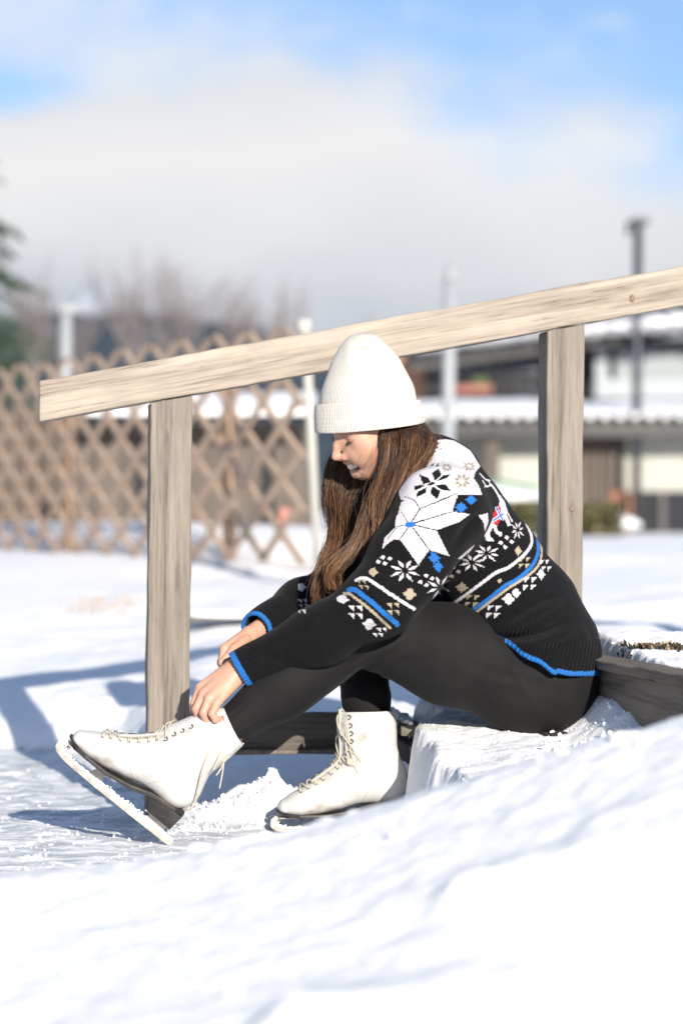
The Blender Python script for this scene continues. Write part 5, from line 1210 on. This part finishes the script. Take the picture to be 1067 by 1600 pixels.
    for a, z in edge:
        c = onto([L3(a, z + 10, -12), L3(a, z + 10, 12)]); c = onto(c + np.array([[.004, -.008, -.013], [.004, .008, -.013]]), .0004); E.append((c[0], c[1]))
        for e, s in ((c[0], -1), (c[1], 1)):
            em = MB(); em.tube([e + np.array([math.cos(t) * .0021, s * .0006, math.sin(t) * .0021]) for t in np.linspace(0, 6.28, 10)], .0008, 5); em.build('eyelet', M_eyelet, bo, True)
    g2 = np.random.default_rng(kind + 40)
    for i in range(len(E) - 1):
        lm.tube(wob(E[i][0], E[i + 1][1], .002 + .003 * g2.random()), .0016, 6); lm.tube(wob(E[i][1], E[i + 1][0], .004 + .003 * g2.random()), .0016, 6)
    lm.tube(wob(E[0][0], E[0][1], .002), .0016, 6)
    Hk = []
    for a, z in hooks:
        c = onto([L3(a, z, -30), L3(a, z, 30)], .0015); Hk.append((c[0], c[1]))
        for c_, s in ((c[0], -1), (c[1], 1)):
            em = MB(); em.tube([c_ + np.array([math.cos(t) * .0042, s * .002, math.sin(t) * .0042]) for t in np.linspace(-1.9, 1.9, 9)], .0012, 6); em.build('lace_hook', M_eyelet, bo, True)
    lat = -.036
    def P2(a, z, l=-34): return L3(a, z, l)
    if kind == 1: lm.tube(wob(E[-1][0], Hk[1][1], .004), .0016, 6); lm.tube(wob(E[-1][1], Hk[0][0], .004), .0016, 6); lm.tube(wob(Hk[0][0], Hk[1][1], .004), .0016, 6)
    if kind == 0:
        lm.tube(wob(E[-1][0], Hk[0][1], .006), .0016, 6); lm.tube(wob(E[-1][1], Hk[0][0], .006), .0016, 6)
        for pts in ([P2(103, 196, -10), P2(110, 186, -16), P2(111, 176, -20), P2(107, 164, -26), P2(98, 150, -32), P2(86, 134, -35), P2(76, 118, -36), P2(68, 101, -35)],
                    [P2(101, 192, -8), P2(98, 175, -22), P2(97, 158, -28), P2(98, 140, -30), P2(94, 122, -32), P2(86, 112, -34), P2(80, 118, -35), P2(84, 128, -35), P2(95, 134, -32), P2(100, 128, -28)],
                    [P2(98, 124, -30), P2(92, 116, -33), P2(84, 108, -35), P2(79, 96, -35)], [P2(104, 122, -20), P2(96, 112, -30), P2(86, 110, -34), P2(80, 116, -35)],
                    [P2(104, 194, 0), P2(104, 197, -8), P2(99, 190, -18), P2(96, 178, -24), P2(95, 160, -29), P2(92, 140, -32), P2(88, 120, -35)]):
            lm.tube(spline(pts, 30), .0017, 6)
        kb = ico(2); lm.add(kb[0] * (.008, .006, .008) + L3(92, 116, -32), [tuple(f) for f in kb[1]])
    lo = lm.build('lace', M_lace, sk, True)
    return sk
make_skate(0, ((637 - 533.5) / 741 + .0, .02, .0), 0, R(2))
th = R(38.8); pv = np.array([(289 - 533.5) / 774, -.215, .0715]); c, s = math.cos(th), math.sin(th)
# heel corner (0,53) sits at pv; the boot is tipped back on its heel
off = np.array([-53 * SC * -s, 0, 53 * SC * c]); sk1 = make_skate(1, (pv[0] - 53 * SC * s, pv[1], pv[2] - 53 * SC * c), th, R(0))
# loose lace ends hanging from her fingers on the tipped skate
mb = MB(); y_ = -.262
for pts, r_ in (([(334, 1128, -.252), (331, 1150, -.262), (326, 1175, -.266), (318, 1198, -.266), (314, 1215, -.264), (310, 1235, -.260), (304, 1262, -.252)], .0019), ([(349, 1117, -.25), (352, 1128, -.254), (352, 1145, -.256), (347, 1168, -.258), (340, 1188, -.260), (333, 1204, -.262)], .0019),
                ([(372, 1170, -.21), (362, 1180, -.225), (352, 1188, -.235), (346, 1200, -.238), (338, 1212, -.24)], .0016), ([(350, 1186, -.235), (349, 1200, -.238), (346, 1218, -.238), (343, 1232, -.236)], .0016)):
    mb.tube(spline([P(*q) for q in pts], 26), r_, 6)
o = mb.build('loose_lace', M_lace, None, True); o.parent = sk1; bpy.context.view_layer.update(); o.matrix_parent_inverse = sk1.matrix_world.inverted()
